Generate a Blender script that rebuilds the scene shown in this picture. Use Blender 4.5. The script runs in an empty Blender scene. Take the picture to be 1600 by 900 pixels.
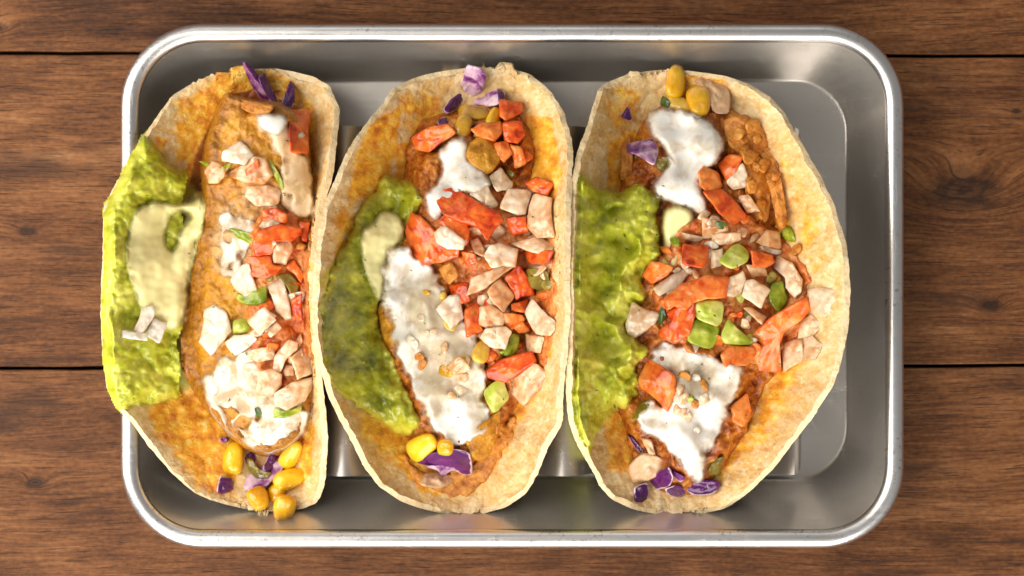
import bpy, math, random
import numpy as np

# ------------------------------------------------------------------ camera, light, exposure
D = 0.65                                   # camera height above the table top (m)
K = 0.0001964 / (D - 0.025)                # metres per photo pixel per metre of distance
scene = bpy.context.scene
cam_d = bpy.data.cameras.new('camera')
cam = bpy.data.objects.new('camera', cam_d)
scene.collection.objects.link(cam)
cam.location = (0, 0, D)
cam_d.sensor_width = 36.0
cam_d.lens = 36.0 / (1600 * K)
cam_d.clip_start = 0.02
cam_d.clip_end = 20
cam_d.dof.use_dof = True
cam_d.dof.focus_distance = D - 0.042
cam_d.dof.aperture_fstop = 16
scene.camera = cam

world = bpy.data.worlds.new('World')
scene.world = world
world.use_nodes = True
world.node_tree.nodes['Background'].inputs[0].default_value = (1.0, 0.96, 0.92, 1)
world.node_tree.nodes['Background'].inputs[1].default_value = 0.25


def area(name, loc, aim, sx, sy, power, col):
    l = bpy.data.lights.new(name, 'AREA')
    l.shape = 'RECTANGLE'; l.size = sx; l.size_y = sy; l.energy = power; l.color = col
    o = bpy.data.objects.new(name, l)
    scene.collection.objects.link(o)
    o.location = loc
    from mathutils import Vector
    o.rotation_euler = (Vector(aim) - Vector(loc)).to_track_quat('-Z', 'Y').to_euler()
    return o


area('window_softbox', (-0.58, 0.06, 0.45), (-0.05, 0.0, 0.02), 0.5, 0.9, 8.2, (1.0, 0.94, 0.86))
area('front_softbox', (-0.08, -0.80, 0.42), (0.0, 0.0, 0.02), 1.1, 0.8, 14.0, (1.0, 0.955, 0.90))
area('sparkle_lamp', (-0.42, -0.62, 0.70), (0.0, 0.0, 0.03), 0.22, 0.22, 1.6, (1.0, 0.95, 0.88))  # small unseen lamp added for sparkle on wet toppings and crisper shadows
area('back_softbox', (-0.1, 0.95, 0.75), (0.0, 0.0, 0.02), 0.9, 0.35, 1.0, (1.0, 0.97, 0.94))

scene.view_settings.view_transform = 'Standard'
scene.view_settings.look = 'None'
scene.view_settings.exposure = 0.0
scene.view_settings.gamma = 1.0
scene.view_settings.use_curve_mapping = False
scene.render.engine = 'CYCLES'
scene.cycles.use_denoising = True
scene.cycles.denoiser = 'OPENIMAGEDENOISE'
scene.cycles.max_bounces = 5
scene.cycles.diffuse_bounces = 3
scene.cycles.glossy_bounces = 3
scene.cycles.caustics_reflective = False
scene.cycles.caustics_refractive = False


# ------------------------------------------------------------------ small helpers
def W(px, py, z):
    px = np.asarray(px, float); py = np.asarray(py, float); z = np.asarray(z, float)
    s = K * (D - z)
    return np.stack([(px - 800) * s, -(py - 450) * s, z], -1)


def hash2(ix, iy, seed):
    h = (ix.astype(np.int64) * 374761393 + iy.astype(np.int64) * 668265263 + seed * 2147483647 + 1013) & 0xffffffff
    h = ((h ^ (h >> 13)) * 1274126177) & 0xffffffff
    return ((h ^ (h >> 16)) & 0xffffff) / float(0xffffff)


def gnoise(x, y, seed=0):
    x0 = np.floor(x); y0 = np.floor(y)
    fx = x - x0; fy = y - y0
    u = fx * fx * fx * (fx * (fx * 6 - 15) + 10); v = fy * fy * fy * (fy * (fy * 6 - 15) + 10)

    def g(dx, dy):
        a = hash2(x0 + dx, y0 + dy, seed) * 2 * math.pi
        return np.cos(a) * (fx - dx) + np.sin(a) * (fy - dy)
    a = g(0, 0) * (1 - u) + g(1, 0) * u
    b = g(0, 1) * (1 - u) + g(1, 1) * u
    return (a * (1 - v) + b * v) * 1.4


def fbm(x, y, size, octaves=3, seed=0, gain=0.5):
    s = 0; amp = 1; f = 1.0 / size
    for o in range(octaves):
        s = s + amp * gnoise(x * f + 17.3 * o, y * f - 9.1 * o, seed + o * 31)
        amp *= gain; f *= 2.03
    return s


def billow(x, y, size, seed=0):            # rounded lumps with creases between them
    best = np.full(np.shape(x), 9.0); X = x / size; Y = y / size
    ix = np.floor(X); iy = np.floor(Y)
    for dx in (-1, 0, 1):
        for dy in (-1, 0, 1):
            cx = ix + dx; cy = iy + dy
            qx = cx + hash2(cx, cy, seed); qy = cy + hash2(cx, cy, seed + 7)
            best = np.minimum(best, (X - qx) ** 2 + (Y - qy) ** 2)
    return np.clip(1 - best * 1.3, 0, 1)


def box(a, r):
    if r < 1: return a
    for ax in (0, 1):
        p = np.pad(a, [(r + 1, r) if i == ax else (0, 0) for i in (0, 1)], mode='edge')
        c = np.cumsum(p, axis=ax)
        n = a.shape[ax]
        hi = np.take(c, np.arange(2 * r + 1, 2 * r + 1 + n), axis=ax)
        lo = np.take(c, np.arange(0, n), axis=ax)
        a = (hi - lo) / (2 * r + 1)
    return a


def blur(a, r):
    return box(box(a, r), r)


def maxf(a, r):
    for ax in (0, 1):
        b = a.copy()
        for k in range(1, r + 1):
            p = np.roll(a, k, ax); q = np.roll(a, -k, ax)
            b = np.maximum(b, np.maximum(p, q))
        a = b
    return a


def sdist(px, py, poly):
    """signed distance in pixels, positive inside"""
    P = np.asarray(poly, float); n = len(P)
    best = np.full(px.shape, 1e9); inside = np.zeros(px.shape, bool)
    for i in range(n):
        ax, ay = P[i]; bx, by = P[(i + 1) % n]
        ex, ey = bx - ax, by - ay
        t = np.clip(((px - ax) * ex + (py - ay) * ey) / (ex * ex + ey * ey + 1e-9), 0, 1)
        best = np.minimum(best, (px - ax - t * ex) ** 2 + (py - ay - t * ey) ** 2)
        c = ((ay > py) != (by > py)) & (px < (bx - ax) * (py - ay) / (by - ay + 1e-12) + ax)
        inside ^= c
    return np.where(inside, 1, -1) * np.sqrt(best)


def chaikin(P, r=0.25, it=1):
    P = np.asarray(P, float)
    for _ in range(it):
        Q = np.roll(P, -1, 0)
        P = np.stack([P * (1 - r) + Q * r, P * r + Q * (1 - r)], 1).reshape(-1, 2)
    return P


def mesh_obj(name, V, F, mat, parent=None, loc=(0, 0, 0), smooth=True, attrs=None):
    """V in world coordinates; loc = world origin of the object; parent = unrotated Empty or object"""
    loc = np.asarray(loc, float)
    me = bpy.data.meshes.new(name)
    V = np.asarray(V, float) - loc
    me.from_pydata(V.tolist(), [], [list(map(int, f)) for f in F])
    if smooth:
        me.polygons.foreach_set('use_smooth', [True] * len(me.polygons))
    if attrs:
        for k, a in attrs.items():
            at = me.attributes.new(k, 'FLOAT', 'POINT')
            at.data.foreach_set('value', np.asarray(a, np.float32).ravel())
    me.materials.append(mat)
    me.update()
    o = bpy.data.objects.new(name, me)
    scene.collection.objects.link(o)
    p = np.zeros(3)
    if parent is not None:
        o.parent = parent
        q = parent
        while q is not None:
            p += np.array(q.location); q = q.parent
    o.location = (loc - p).tolist()
    return o


def tag(o, label=None, cat=None, group=None, kind=None):
    if label: o['label'] = label
    if cat: o['category'] = cat
    if group: o['group'] = group
    if kind: o['kind'] = kind
    return o


def empty(name, loc):
    o = bpy.data.objects.new(name, None)
    o.empty_display_size = 0.01
    scene.collection.objects.link(o)
    o.location = loc
    return o


# ------------------------------------------------------------------ materials
class NT:
    def __init__(self, name):
        self.m = bpy.data.materials.new(name); self.m.use_nodes = True
        self.t = self.m.node_tree; self.n = self.t.nodes; self.l = self.t.links
        self.p = self.n['Principled BSDF']

    def node(self, t, **kw):
        n = self.n.new(t)
        for k, v in kw.items(): setattr(n, k, v)
        return n

    def put(self, sock, v):
        if hasattr(v, 'is_output') or isinstance(v, bpy.types.NodeSocket): self.l.new(v, sock)
        else:
            if sock.type == 'RGBA' and len(v) == 3: v = (*v, 1)
            sock.default_value = v

    def obj(self):
        return self.node('ShaderNodeTexCoord').outputs['Object']

    def rnd(self):
        return self.node('ShaderNodeObjectInfo').outputs['Random']

    def attr(self, name):
        return self.node('ShaderNodeAttribute', attribute_name=name).outputs['Fac']

    def mapping(self, vec, scale=(1, 1, 1), loc=(0, 0, 0), rot=(0, 0, 0)):
        n = self.node('ShaderNodeMapping')
        self.put(n.inputs[0], vec); self.put(n.inputs['Scale'], scale); self.put(n.inputs['Location'], loc); self.put(n.inputs['Rotation'], rot)
        return n.outputs[0]

    def shift(self, vec):                     # a different patch of texture for each object
        n = self.node('ShaderNodeVectorMath', operation='MULTIPLY_ADD')
        c = self.node('ShaderNodeCombineXYZ')
        r = self.rnd()
        for i in range(3): self.l.new(r, c.inputs[i])
        self.l.new(c.outputs[0], n.inputs[0]); n.inputs[1].default_value = (3.1, 7.7, 5.3); self.put(n.inputs[2], vec)
        return n.outputs[0]

    def noise(self, vec, scale, detail=3, rough=0.5, dist=0.0):
        n = self.node('ShaderNodeTexNoise')
        self.put(n.inputs['Vector'], vec)
        n.inputs['Scale'].default_value = scale; n.inputs['Detail'].default_value = detail
        n.inputs['Roughness'].default_value = rough; n.inputs['Distortion'].default_value = dist
        return n.outputs['Fac']

    def voro(self, vec, scale, feature='F1', out='Distance', rand=1.0):
        n = self.node('ShaderNodeTexVoronoi', feature=feature)
        self.put(n.inputs['Vector'], vec); n.inputs['Scale'].default_value = scale
        n.inputs['Randomness'].default_value = rand
        return n.outputs[out]

    def math(self, op, a, b=0.0, c=0.0, clamp=False):
        n = self.node('ShaderNodeMath', operation=op, use_clamp=clamp)
        self.put(n.inputs[0], a); self.put(n.inputs[1], b); self.put(n.inputs[2], c)
        return n.outputs[0]

    def rng(self, v, a, b, c=0.0, d=1.0, smooth=True):
        n = self.node('ShaderNodeMapRange', interpolation_type='SMOOTHSTEP' if smooth else 'LINEAR')
        self.put(n.inputs[0], v)
        for i, x in enumerate((a, b, c, d)): n.inputs[1 + i].default_value = x
        return n.outputs[0]

    def mix(self, f, a, b, mode='MIX'):
        n = self.node('ShaderNodeMix', data_type='RGBA', blend_type=mode)
        self.put(n.inputs['Factor'], f); self.put(n.inputs[6], a); self.put(n.inputs[7], b)
        return n.outputs[2]

    def ramp(self, f, stops):
        n = self.node('ShaderNodeValToRGB')
        e = n.color_ramp.elements
        while len(e) < len(stops): e.new(0.5)
        for el, (p, c) in zip(e, stops): el.position = p; el.color = (*c, 1)
        self.put(n.inputs[0], f)
        return n.outputs[0]

    def bump(self, h, dist, strength=1.0, prev=None):
        n = self.node('ShaderNodeBump')
        n.inputs['Strength'].default_value = strength; n.inputs['Distance'].default_value = dist
        self.put(n.inputs['Height'], h)
        if prev is not None: self.l.new(prev, n.inputs['Normal'])
        return n.outputs[0]

    def done(self, col, rough=0.5, normal=None, metal=0.0, sss=0.0, rad=(1, .4, .2), sscale=0.002, coat=0.0, spec=0.5, coat_rough=0.08, alpha=None):
        p = self.p
        self.put(p.inputs['Base Color'], col); self.put(p.inputs['Roughness'], rough)
        p.inputs['Metallic'].default_value = metal
        if normal is not None: self.l.new(normal, p.inputs['Normal'])
        if sss:
            p.inputs['Subsurface Weight'].default_value = sss
            p.inputs['Subsurface Radius'].default_value = rad
            p.inputs['Subsurface Scale'].default_value = sscale
        self.put(p.inputs['Coat Weight'], coat)
        if alpha is not None: self.put(p.inputs['Alpha'], alpha)
        p.inputs['Coat Roughness'].default_value = coat_rough
        p.inputs['Specular IOR Level'].default_value = spec
        return self.m


def mat_wood(name, knots, seed, tint=(1, .98, .97), bright=1.0):
    bright *= 0.72
    t = NT(name)
    o = t.obj()
    sep = t.node('ShaderNodeSeparateXYZ'); t.l.new(o, sep.inputs[0])
    x, y = sep.outputs[0], sep.outputs[1]
    yy = y
    cores = []
    for (kx, ky, size, amp) in knots:
        dx = t.math('SUBTRACT', x, kx); dy = t.math('SUBTRACT', y, ky)
        dx2 = t.math('MULTIPLY', t.math('MULTIPLY', dx, 0.55), t.math('MULTIPLY', dx, 0.55))
        r2 = t.math('ADD', dx2, t.math('MULTIPLY', dy, dy))
        r = t.math('SQRT', r2)
        e = t.math('EXPONENT', t.math('MULTIPLY', r2, -1.0 / (size * size * 2.2)))
        yy = t.math('ADD', yy, t.math('MULTIPLY', e, amp))
        cores.append((r, size))
    warp = t.noise(t.mapping(o, (6, 18, 18), (seed, 0, 0)), 1.0, 3)
    yy = t.math('ADD', yy, t.math('MULTIPLY', t.math('SUBTRACT', warp, 0.5), 0.012))
    c = t.node('ShaderNodeCombineXYZ'); t.l.new(x, c.inputs[0]); t.l.new(yy, c.inputs[1]); c.inputs[2].default_value = seed
    v = c.outputs[0]
    streak = t.noise(t.mapping(v, (7, 150, 1)), 1.0, 5, 0.6)
    fine = t.noise(t.mapping(v, (60, 800, 1)), 1.0, 5, 0.7)
    patch = t.noise(t.mapping(v, (16, 40, 1)), 1.0, 6, 0.65)
    pore = t.noise(t.mapping(v, (90, 2200, 1)), 1.0, 2, 0.6)
    speck = t.noise(t.mapping(o, (500, 900, 1)), 1.0, 2, 0.6)
    f = t.math('ADD', t.math('MULTIPLY', streak, 0.40), t.math('MULTIPLY', patch, 0.58))
    f = t.math('ADD', f, t.math('MULTIPLY', t.math('SUBTRACT', fine, 0.5), 0.50))
    f = t.math('ADD', f, t.math('MULTIPLY', t.math('SUBTRACT', speck, 0.5), 0.26))
    f = t.math('ADD', t.math('MULTIPLY', t.math('SUBTRACT', f, 0.49), 1.22), 0.49)
    b = bright
    S = lambda r, g, bb: (r * b * tint[0], g * b * tint[1], bb * b * tint[2])
    col = t.ramp(f, [(0.24, S(.050, .017, .006)), (0.39, S(.125, .045, .014)), (0.52, S(.225, .086, .028)), (0.66, S(.345, .148, .054)), (0.82, S(.47, .24, .11))])
    col = t.mix(t.rng(pore, 0.56, 0.68, 0.0, 0.7), col, S(.045, .016, .007))
    blot = t.noise(t.mapping(v, (16, 60, 1), (5.0 + seed, 3, 0)), 1.0, 4, 0.6)
    col = t.mix(t.rng(blot, 0.54, 0.74, 0.0, 0.75), col, S(.055, .024, .013))
    for r, size in cores:
        wob = t.math('ADD', r, t.math('MULTIPLY', t.math('SUBTRACT', t.noise(o, 160, 3), 0.5), size * 1.1))
        rings = t.node('ShaderNodeMath', operation='SINE'); t.put(rings.inputs[0], t.math('MULTIPLY', wob, 16.0 / size))
        dark = t.math('MULTIPLY', t.rng(wob, size * 0.35, size * 1.25, 0.92, 0.0), t.rng(rings.outputs[0], -1, 1, 0.75, 1.0), clamp=True)
        col = t.mix(dark, col, (.020, .009, .005))
    h = t.math('ADD', t.math('MULTIPLY', fine, 0.7), t.math('MULTIPLY', streak, 0.5))
    h = t.math('SUBTRACT', h, t.math('MULTIPLY', t.rng(pore, 0.58, 0.74), 0.5))
    nb = t.bump(h, 0.0006, 0.55)
    rough = t.rng(fine, 0.3, 0.7, 0.50, 0.66, False)
    return t.done(col, rough, nb, spec=0.22)


def mat_metal(name, base, rough, streak_axis=0, dirt=0.25, metalness=1.0):
    t = NT(name)
    o = t.obj()
    sc = (25, 900, 300) if streak_axis == 0 else (900, 25, 300)
    br = t.noise(t.mapping(o, sc), 1.0, 4, 0.6)
    cl = t.noise(o, 45, 5, 0.6)
    fine = t.noise(o, 1600, 3, 0.6)
    r = t.math('ADD', t.math('MULTIPLY', br, 0.16), t.math('MULTIPLY', cl, 0.22))
    r = t.math('ADD', r, rough - 0.19)
    s1 = t.voro(t.mapping(o, (60, 340, 60), rot=(0, 0, 0.7)), 1.0, 'DISTANCE_TO_EDGE')
    s2 = t.voro(t.mapping(o, (300, 50, 60), rot=(0, 0, 0.35)), 1.0, 'DISTANCE_TO_EDGE')
    sm = t.math('ADD', t.rng(s1, 0.0, 0.012, 1.0, 0.0), t.rng(s2, 0.0, 0.012, 1.0, 0.0), clamp=True)
    sm = t.math('MULTIPLY', sm, t.rng(t.noise(o, 90, 2), 0.52, 0.66))
    r = t.math('ADD', r, t.math('MULTIPLY', sm, 0.18))
    col = t.mix(t.math('MULTIPLY', t.rng(cl, 0.42, 0.72), dirt), base, (base[0] * .62, base[1] * .58, base[2] * .52))
    h = t.math('ADD', t.math('MULTIPLY', br, 0.5), t.math('MULTIPLY', fine, 0.5))
    h = t.math('SUBTRACT', h, t.math('MULTIPLY', sm, 0.8))
    nb = t.bump(h, 0.00005, 0.4)
    nb = t.bump(t.noise(o, 110, 3), 0.0003, 0.3, nb)
    sp = t.math('MULTIPLY', t.rng(t.noise(t.mapping(o, (1, 1, .3)), 700, 3, .7), 0.55, 0.68), t.rng(t.noise(o, 75, 3), .42, .6))
    col = t.mix(t.math('MULTIPLY', sp, (dirt - 0.2) * 2.2), col, (.22, .20, .18))
    col = t.mix(t.math('MULTIPLY', sm, 0.45), col, (.85, .82, .78))
    m = t.done(col, r, nb, metal=metalness)
    t.p.inputs['Anisotropic'].default_value = 0.3
    return m


def mat_tortilla():
    t = NT('corn_tortilla')
    o = t.mapping(t.shift(t.obj()), (1, 1, .4))
    big = t.noise(o, 70, 4, 0.6)
    mid = t.noise(o, 260, 4, 0.6, 0.6)
    cells = t.noise(o, 420, 3, 0.5, 0.3)
    fine = t.noise(o, 1500, 3, 0.6)
    f = t.math('ADD', t.math('MULTIPLY', mid, 0.65), t.math('MULTIPLY', big, 0.35))
    col = t.ramp(f, [(0.30, (.50, .25, .055)), (0.42, (.62, .38, .125)), (0.54, (.71, .51, .235)), (0.68, (.78, .62, .37))])
    col = t.mix(t.rng(cells, 0.50, 0.66, 0.0, 0.50), col, (.82, .68, .44))
    col = t.mix(t.rng(t.noise(o, 55, 4, 0.6), 0.48, 0.66, 0.0, 0.38), col, (.68, .40, .105))
    toast = t.math('MULTIPLY', t.rng(t.noise(o, 190, 5, 0.7), 0.56, 0.70), t.rng(t.noise(o, 38, 2), 0.46, 0.60))
    col = t.mix(t.math('MULTIPLY', toast, 0.75), col, (.46, .22, .055))
    fleck = t.rng(t.noise(o, 620, 2, 0.5), 0.72, 0.78)
    col = t.mix(t.math('MULTIPLY', fleck, 0.6), col, (.24, .10, .03))
    col = t.mix(t.math('MULTIPLY', t.attr('lip'), 0.55), col, t.mix(mid, (.70, .54, .31), (.84, .72, .50)))
    grain = t.noise(o, 950, 2, 0.5)
    col = t.mix(t.rng(grain, 0.54, 0.68, 0.0, 0.40), col, (.84, .70, .46))
    col = t.mix(t.rng(grain, 0.44, 0.32, 0.0, 0.35), col, (.56, .31, .09))
    st = t.attr('stain_shade')
    sn = t.math('ADD', st, t.math('MULTIPLY', t.math('SUBTRACT', t.noise(o, 240, 5, 0.65), 0.5), 1.1))
    sm = t.math('MULTIPLY', t.rng(sn, 0.18, 0.48), t.rng(st, 0.02, 0.2))
    sauce = t.ramp(t.noise(o, 330, 4, 0.6), [(0.30, (.46, .13, .006)), (0.44, (.72, .27, .008)), (0.56, (.84, .44, .018)), (0.70, (.88, .64, .20))])
    col = t.mix(t.math('MULTIPLY', sm, 0.88), col, sauce)
    col = t.mix(t.rng(st, 1.05, 1.5, 0.0, 0.85), col, (.20, .030, .005))  # pooled red sauce and painted crease shade share this dark tint
    g = t.attr('green')
    gn = t.math('ADD', g, t.math('MULTIPLY', t.math('SUBTRACT', t.noise(o, 300, 4), 0.5), 1.0))
    gm = t.math('MULTIPLY', t.rng(gn, 0.35, 0.7), t.rng(g, 0.02, 0.2))
    col = t.mix(t.math('MULTIPLY', gm, 0.85), col, (.55, .48, .05))
    h = t.math('ADD', t.math('MULTIPLY', t.rng(cells, 0.42, 0.64), 0.6), t.math('MULTIPLY', mid, 0.7))
    h = t.math('ADD', h, t.math('MULTIPLY', fine, 0.35))
    nb = t.bump(h, 0.0005, 0.5)
    rough = t.math('SUBTRACT', 0.62, t.math('MULTIPLY', sm, 0.26))
    return t.done(col, rough, nb, spec=0.4)


def mat_guac(name, stops, rimf):
    t = NT(name)
    o = t.mapping(t.shift(t.obj()), (1, 1, .35))
    a = t.noise(o, 120, 4, 0.55, 0.3)
    b = t.noise(o, 480, 2, 0.5)
    v = t.voro(o, 420, 'F1')
    f = t.math('ADD', t.math('MULTIPLY', a, 0.75), t.math('MULTIPLY', b, 0.25))
    col = t.ramp(f, stops)
    lump = t.math('MULTIPLY', t.rng(v, 0.05, 0.30, 1.0, 0.0), t.rng(t.noise(o, 230, 2), 0.50, 0.62))
    col = t.mix(t.math('MULTIPLY', lump, 0.55), col, (.76, .69, .16))
    spk = t.rng(t.noise(o, 750, 2), 0.73, 0.77)
    col = t.mix(t.math('MULTIPLY', spk, 0.7), col, (.06, .085, .01))
    y = t.attr('rim')
    col = t.mix(t.math('MULTIPLY', y, rimf), col, (.54, .50, .05))
    st = t.attr('stain_shade')
    col = t.mix(t.math('MULTIPLY', t.rng(t.math('ADD', st, t.math('SUBTRACT', b, 0.5)), 0.45, 0.7), t.rng(st, 0.02, .2)), col, (.42, .13, .035))
    h = t.math('ADD', t.math('MULTIPLY', b, 0.8), t.math('MULTIPLY', t.rng(v, 0, 0.6, 1, 0, False), 0.5))
    nb = t.bump(h, 0.0006, 0.55)
    return t.done(col, t.rng(b, .3, .7, .14, .30, False), nb, spec=0.5)


def herb0(t, o, size):
    return t.math('MULTIPLY', t.rng(t.noise(t.mapping(o, (1, 1.7, 1), rot=(0, 0, .6)), 480, 2, .5), 0.715, 0.745), t.rng(t.noise(o, 130, 1), .42, .52))


def mat_crema(name, base, other, lo, hi, amt=1.0, size=170, under=(.60, .36, .15)):
    """white sauce; 'other' shows where the sauce is thin"""
    t = NT(name)
    o = t.shift(t.obj())
    n = t.noise(o, size, 4, 0.6, 0.5)
    th = t.attr('thin')
    f = t.rng(t.math('ADD', n, t.math('MULTIPLY', th, 0.45)), lo, hi)
    dark = t.noise(t.mapping(o, (1, 1, .5)), size * 1.5, 5, 0.65, 0.5)
    oc = t.ramp(dark, [(0.32, tuple(c * 0.60 for c in other)), (0.45, other), (0.56, (other[0] * 1.05, other[1] * 1.2, other[2] * 1.35)), (0.70, (other[0] * 1.12, other[1] * 1.28, other[2] * 1.1))])
    col = t.mix(t.math('MULTIPLY', f, amt * 0.8), base, oc)
    ed = t.rng(t.math('ADD', t.attr('rim'), t.math('MULTIPLY', t.math('SUBTRACT', dark, 0.5), 0.9)), 0.35, 0.95)
    col = t.mix(t.math('MULTIPLY', ed, 0.35), col, under)
    al = t.math('SUBTRACT', t.math('SUBTRACT', 1.0, t.math('MULTIPLY', f, 0.22 * amt)), t.math('MULTIPLY', ed, 0.65), clamp=True)
    al = t.math('MAXIMUM', al, t.math('MULTIPLY', herb0(t, o, size), 0.9))
    herb = herb0(t, o, size)
    col = t.mix(t.math('MULTIPLY', herb, 0.75), col, (.10, .15, .06))
    return t.done(col, t.rng(n, .3, .7, .20, .30, False), None, alpha=al, sss=0.35, rad=(1, .85, .6), sscale=0.0022, spec=0.5)


def mat_meat(name, stops, bumpd=0.0012, rough=(0.32, 0.5), fib=(1, 1, 1), white=0.0):
    t = NT(name)
    o = t.shift(t.obj())
    oo = t.mapping(o, fib)
    a = t.noise(oo, 190, 6, 0.65, 0.7)
    b = t.noise(oo, 700, 4, 0.65)
    f = t.math('ADD', t.math('MULTIPLY', a, 0.72), t.math('MULTIPLY', b, 0.28))
    col = t.ramp(f, stops)
    if white:
        th = t.attr('thin')
        w = t.noise(o, 120, 5, 0.65, 0.6)
        m = t.math('MULTIPLY', t.rng(t.math('ADD', w, t.math('MULTIPLY', th, 0.32)), 0.60, 0.78), t.rng(th, 0.02, 0.3))
        col = t.mix(t.math('MULTIPLY', m, white), col, (.50, .38, .24))
    if white: col = t.mix(t.math('MULTIPLY', t.rng(t.math('ADD', t.attr('rim'), t.math('MULTIPLY', t.math('SUBTRACT', w, 0.5), 0.6)), 0.25, 0.6), 0.85), col, t.ramp(b, [(0.3, (.17, .050, .004)), (0.5, (.32, .115, .006)), (0.7, (.46, .20, .016))]))
    h = t.math('ADD', a, t.math('MULTIPLY', b, 0.6))
    nb = t.bump(h, bumpd, 0.8)
    return t.done(col, t.rng(b, .3, .7, rough[0], rough[1], False), nb)


def mat_chunk(name, stops, size=150, rough=0.2, sss=0.5, rad=(1, .4, .2), sscale=0.003, bumpd=0.0004, lines=0.0, veg=None, coat=0.25):
    t = NT(name)
    o0 = t.obj()
    o = t.shift(o0)
    r = t.rnd()
    a = t.noise(o, size, 4, 0.55, 0.4)
    f = t.math('ADD', a, t.math('MULTIPLY', t.math('SUBTRACT', r, 0.5), 0.26))
    col = t.ramp(f, stops)
    if veg:
        v = t.rng(t.noise(o, size * 1.6, 3), 0.56, 0.66)
        col = t.mix(t.math('MULTIPLY', v, 0.65), col, veg)
    h = t.math('ADD', a, t.math('MULTIPLY', t.noise(o, size * 6, 3), 0.3))
    if lines:
        w = t.node('ShaderNodeTexWave'); t.put(w.inputs[0], t.mapping(o, rot=(0.3, 0.2, 0.8)))
        w.inputs['Scale'].default_value = 130; w.inputs['Distortion'].default_value = 3; w.inputs['Detail'].default_value = 2
        h = t.math('ADD', h, t.math('MULTIPLY', w.outputs['Fac'], lines))
        col = t.mix(t.math('MULTIPLY', w.outputs['Fac'], 0.16), col, (.95, .88, .78))
    ed = t.attr('edge')
    if 'corn' in name: pass
    elif 'cabbage' in name:
        e = t.rng(t.math('ADD', ed, t.math('MULTIPLY', t.math('SUBTRACT', t.noise(o, 330, 3), 0.5), 0.8)), 0.45, 0.6)
        col = t.mix(t.math('MULTIPLY', e, 0.85), col, (.72, .55, .66))
    else:
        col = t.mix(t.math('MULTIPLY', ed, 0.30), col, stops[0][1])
    nb = t.bump(h, bumpd, 0.7)
    al = None
    if 'onion' in name: al = t.math('SUBTRACT', t.rng(a, 0.34, 0.60, 0.80, 1.0), t.math('MULTIPLY', ed, 0.15), clamp=True)
    elif 'tomato' in name: al = t.rng(a, 0.28, 0.45, 0.80, 1.0)
    return t.done(col, t.rng(a, .3, .7, rough * .75, rough * 1.5, False), nb, alpha=al, sss=sss, rad=rad, sscale=sscale, coat=coat)


def mat_plain(name, col, rough=0.6, metal=0.0):
    t = NT(name)
    n = t.noise(t.obj(), 300, 3)
    return t.done(t.mix(n, tuple(c * .7 for c in col), tuple(min(1, c * 1.3) for c in col)), rough, metal=metal)


# ------------------------------------------------------------------ the table
px0, px1 = -60, 1660
def seam(y_left, y_right):
    a = W(0, y_left, 0); b = W(1600, y_right, 0)
    m = (b[1] - a[1]) / (b[0] - a[0])
    return lambda x: a[1] + m * (x - a[0])
s1 = seam(82.5, 87.5); s2 = seam(575.5, 571)
GAP = 0.00055
XL, XR = -0.45, 0.45
table = empty('table', (0, 0, -0.03))
tag(table, kind='structure')


def plank(ylo, yhi, mat, z=0.0):
    n = 100; th = 0.018; bev = 0.00035
    xs = np.linspace(XL, XR, n)
    V = []; F = []
    for i, x in enumerate(xs):
        lo = ylo(x) + 0.00022 * float(gnoise(np.array(x * 60.0), np.array(1.5), 3)); hi = yhi(x) - 0.00022 * float(gnoise(np.array(x * 60.0), np.array(7.5), 5))
        prof = [(lo, z - th), (lo, z - bev), (lo + bev * .35, z - bev * .25), (lo + bev * 1.1, z), (hi - bev * 1.1, z), (hi - bev * .35, z - bev * .25), (hi, z - bev), (hi, z - th)]
        V += [(x, y, zz) for y, zz in prof]
    k = 8
    for i in range(n - 1):
        for j in range(k):
            a = i * k + j; b = i * k + (j + 1) % k
            F.append((a, a + k, b + k, b))
    F.append(tuple(range(k))); F.append(tuple(reversed([(n - 1) * k + j for j in range(k)])))
    return mesh_obj('plank', V, F, mat, table, (0, 0, 0), smooth=False)


knots = [(0.1445, 0.0315, 0.0075, 0.013), (0.1525, -0.0055, 0.0022, 0.003), (0.161, 0.0565, 0.0011, 0.001), (-0.155, 0.018, 0.002, 0.002)]
plank(lambda x: s1(x) + GAP, lambda x: s1(x) + 0.1, mat_wood('walnut_plank_upper', [(-0.165, 0.083, 0.0022, 0.004)], 1.7, bright=1.0), -0.0002)
plank(lambda x: s2(x) + GAP, lambda x: s1(x) - GAP, mat_wood('walnut_plank_middle', knots, 4.1, bright=1.0))
plank(lambda x: s2(x) - 0.1, lambda x: s2(x) - GAP, mat_wood('walnut_plank_lower', [(-0.152, -0.062, 0.002, 0.004)], 7.9, bright=0.92), -0.0001)
plank(lambda x: s1(x) + 0.1 + 2 * GAP, lambda x: s1(x) + 0.2, bpy.data.materials['walnut_plank_middle'], -0.0003)
plank(lambda x: s2(x) - 0.2, lambda x: s2(x) - 0.1 - 2 * GAP, bpy.data.materials['walnut_plank_upper'], -0.0001)
gap_backing_m = mat_plain('dark_gap_backing', (.02, .012, .008), 0.8)
V = [(sx * .445, sy * .215, z) for z in (-0.030, -0.0185) for sx, sy in ((-1, -1), (1, -1), (1, 1), (-1, 1))]
mesh_obj('gap_backing_board', V, [(0, 3, 2, 1), (4, 5, 6, 7), (0, 1, 5, 4), (1, 2, 6, 5), (2, 3, 7, 6), (3, 0, 4, 7)], gap_backing_m, table, (0, 0, 0), smooth=False)  # unseen dark board, added so no background light shows through the gaps

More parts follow.
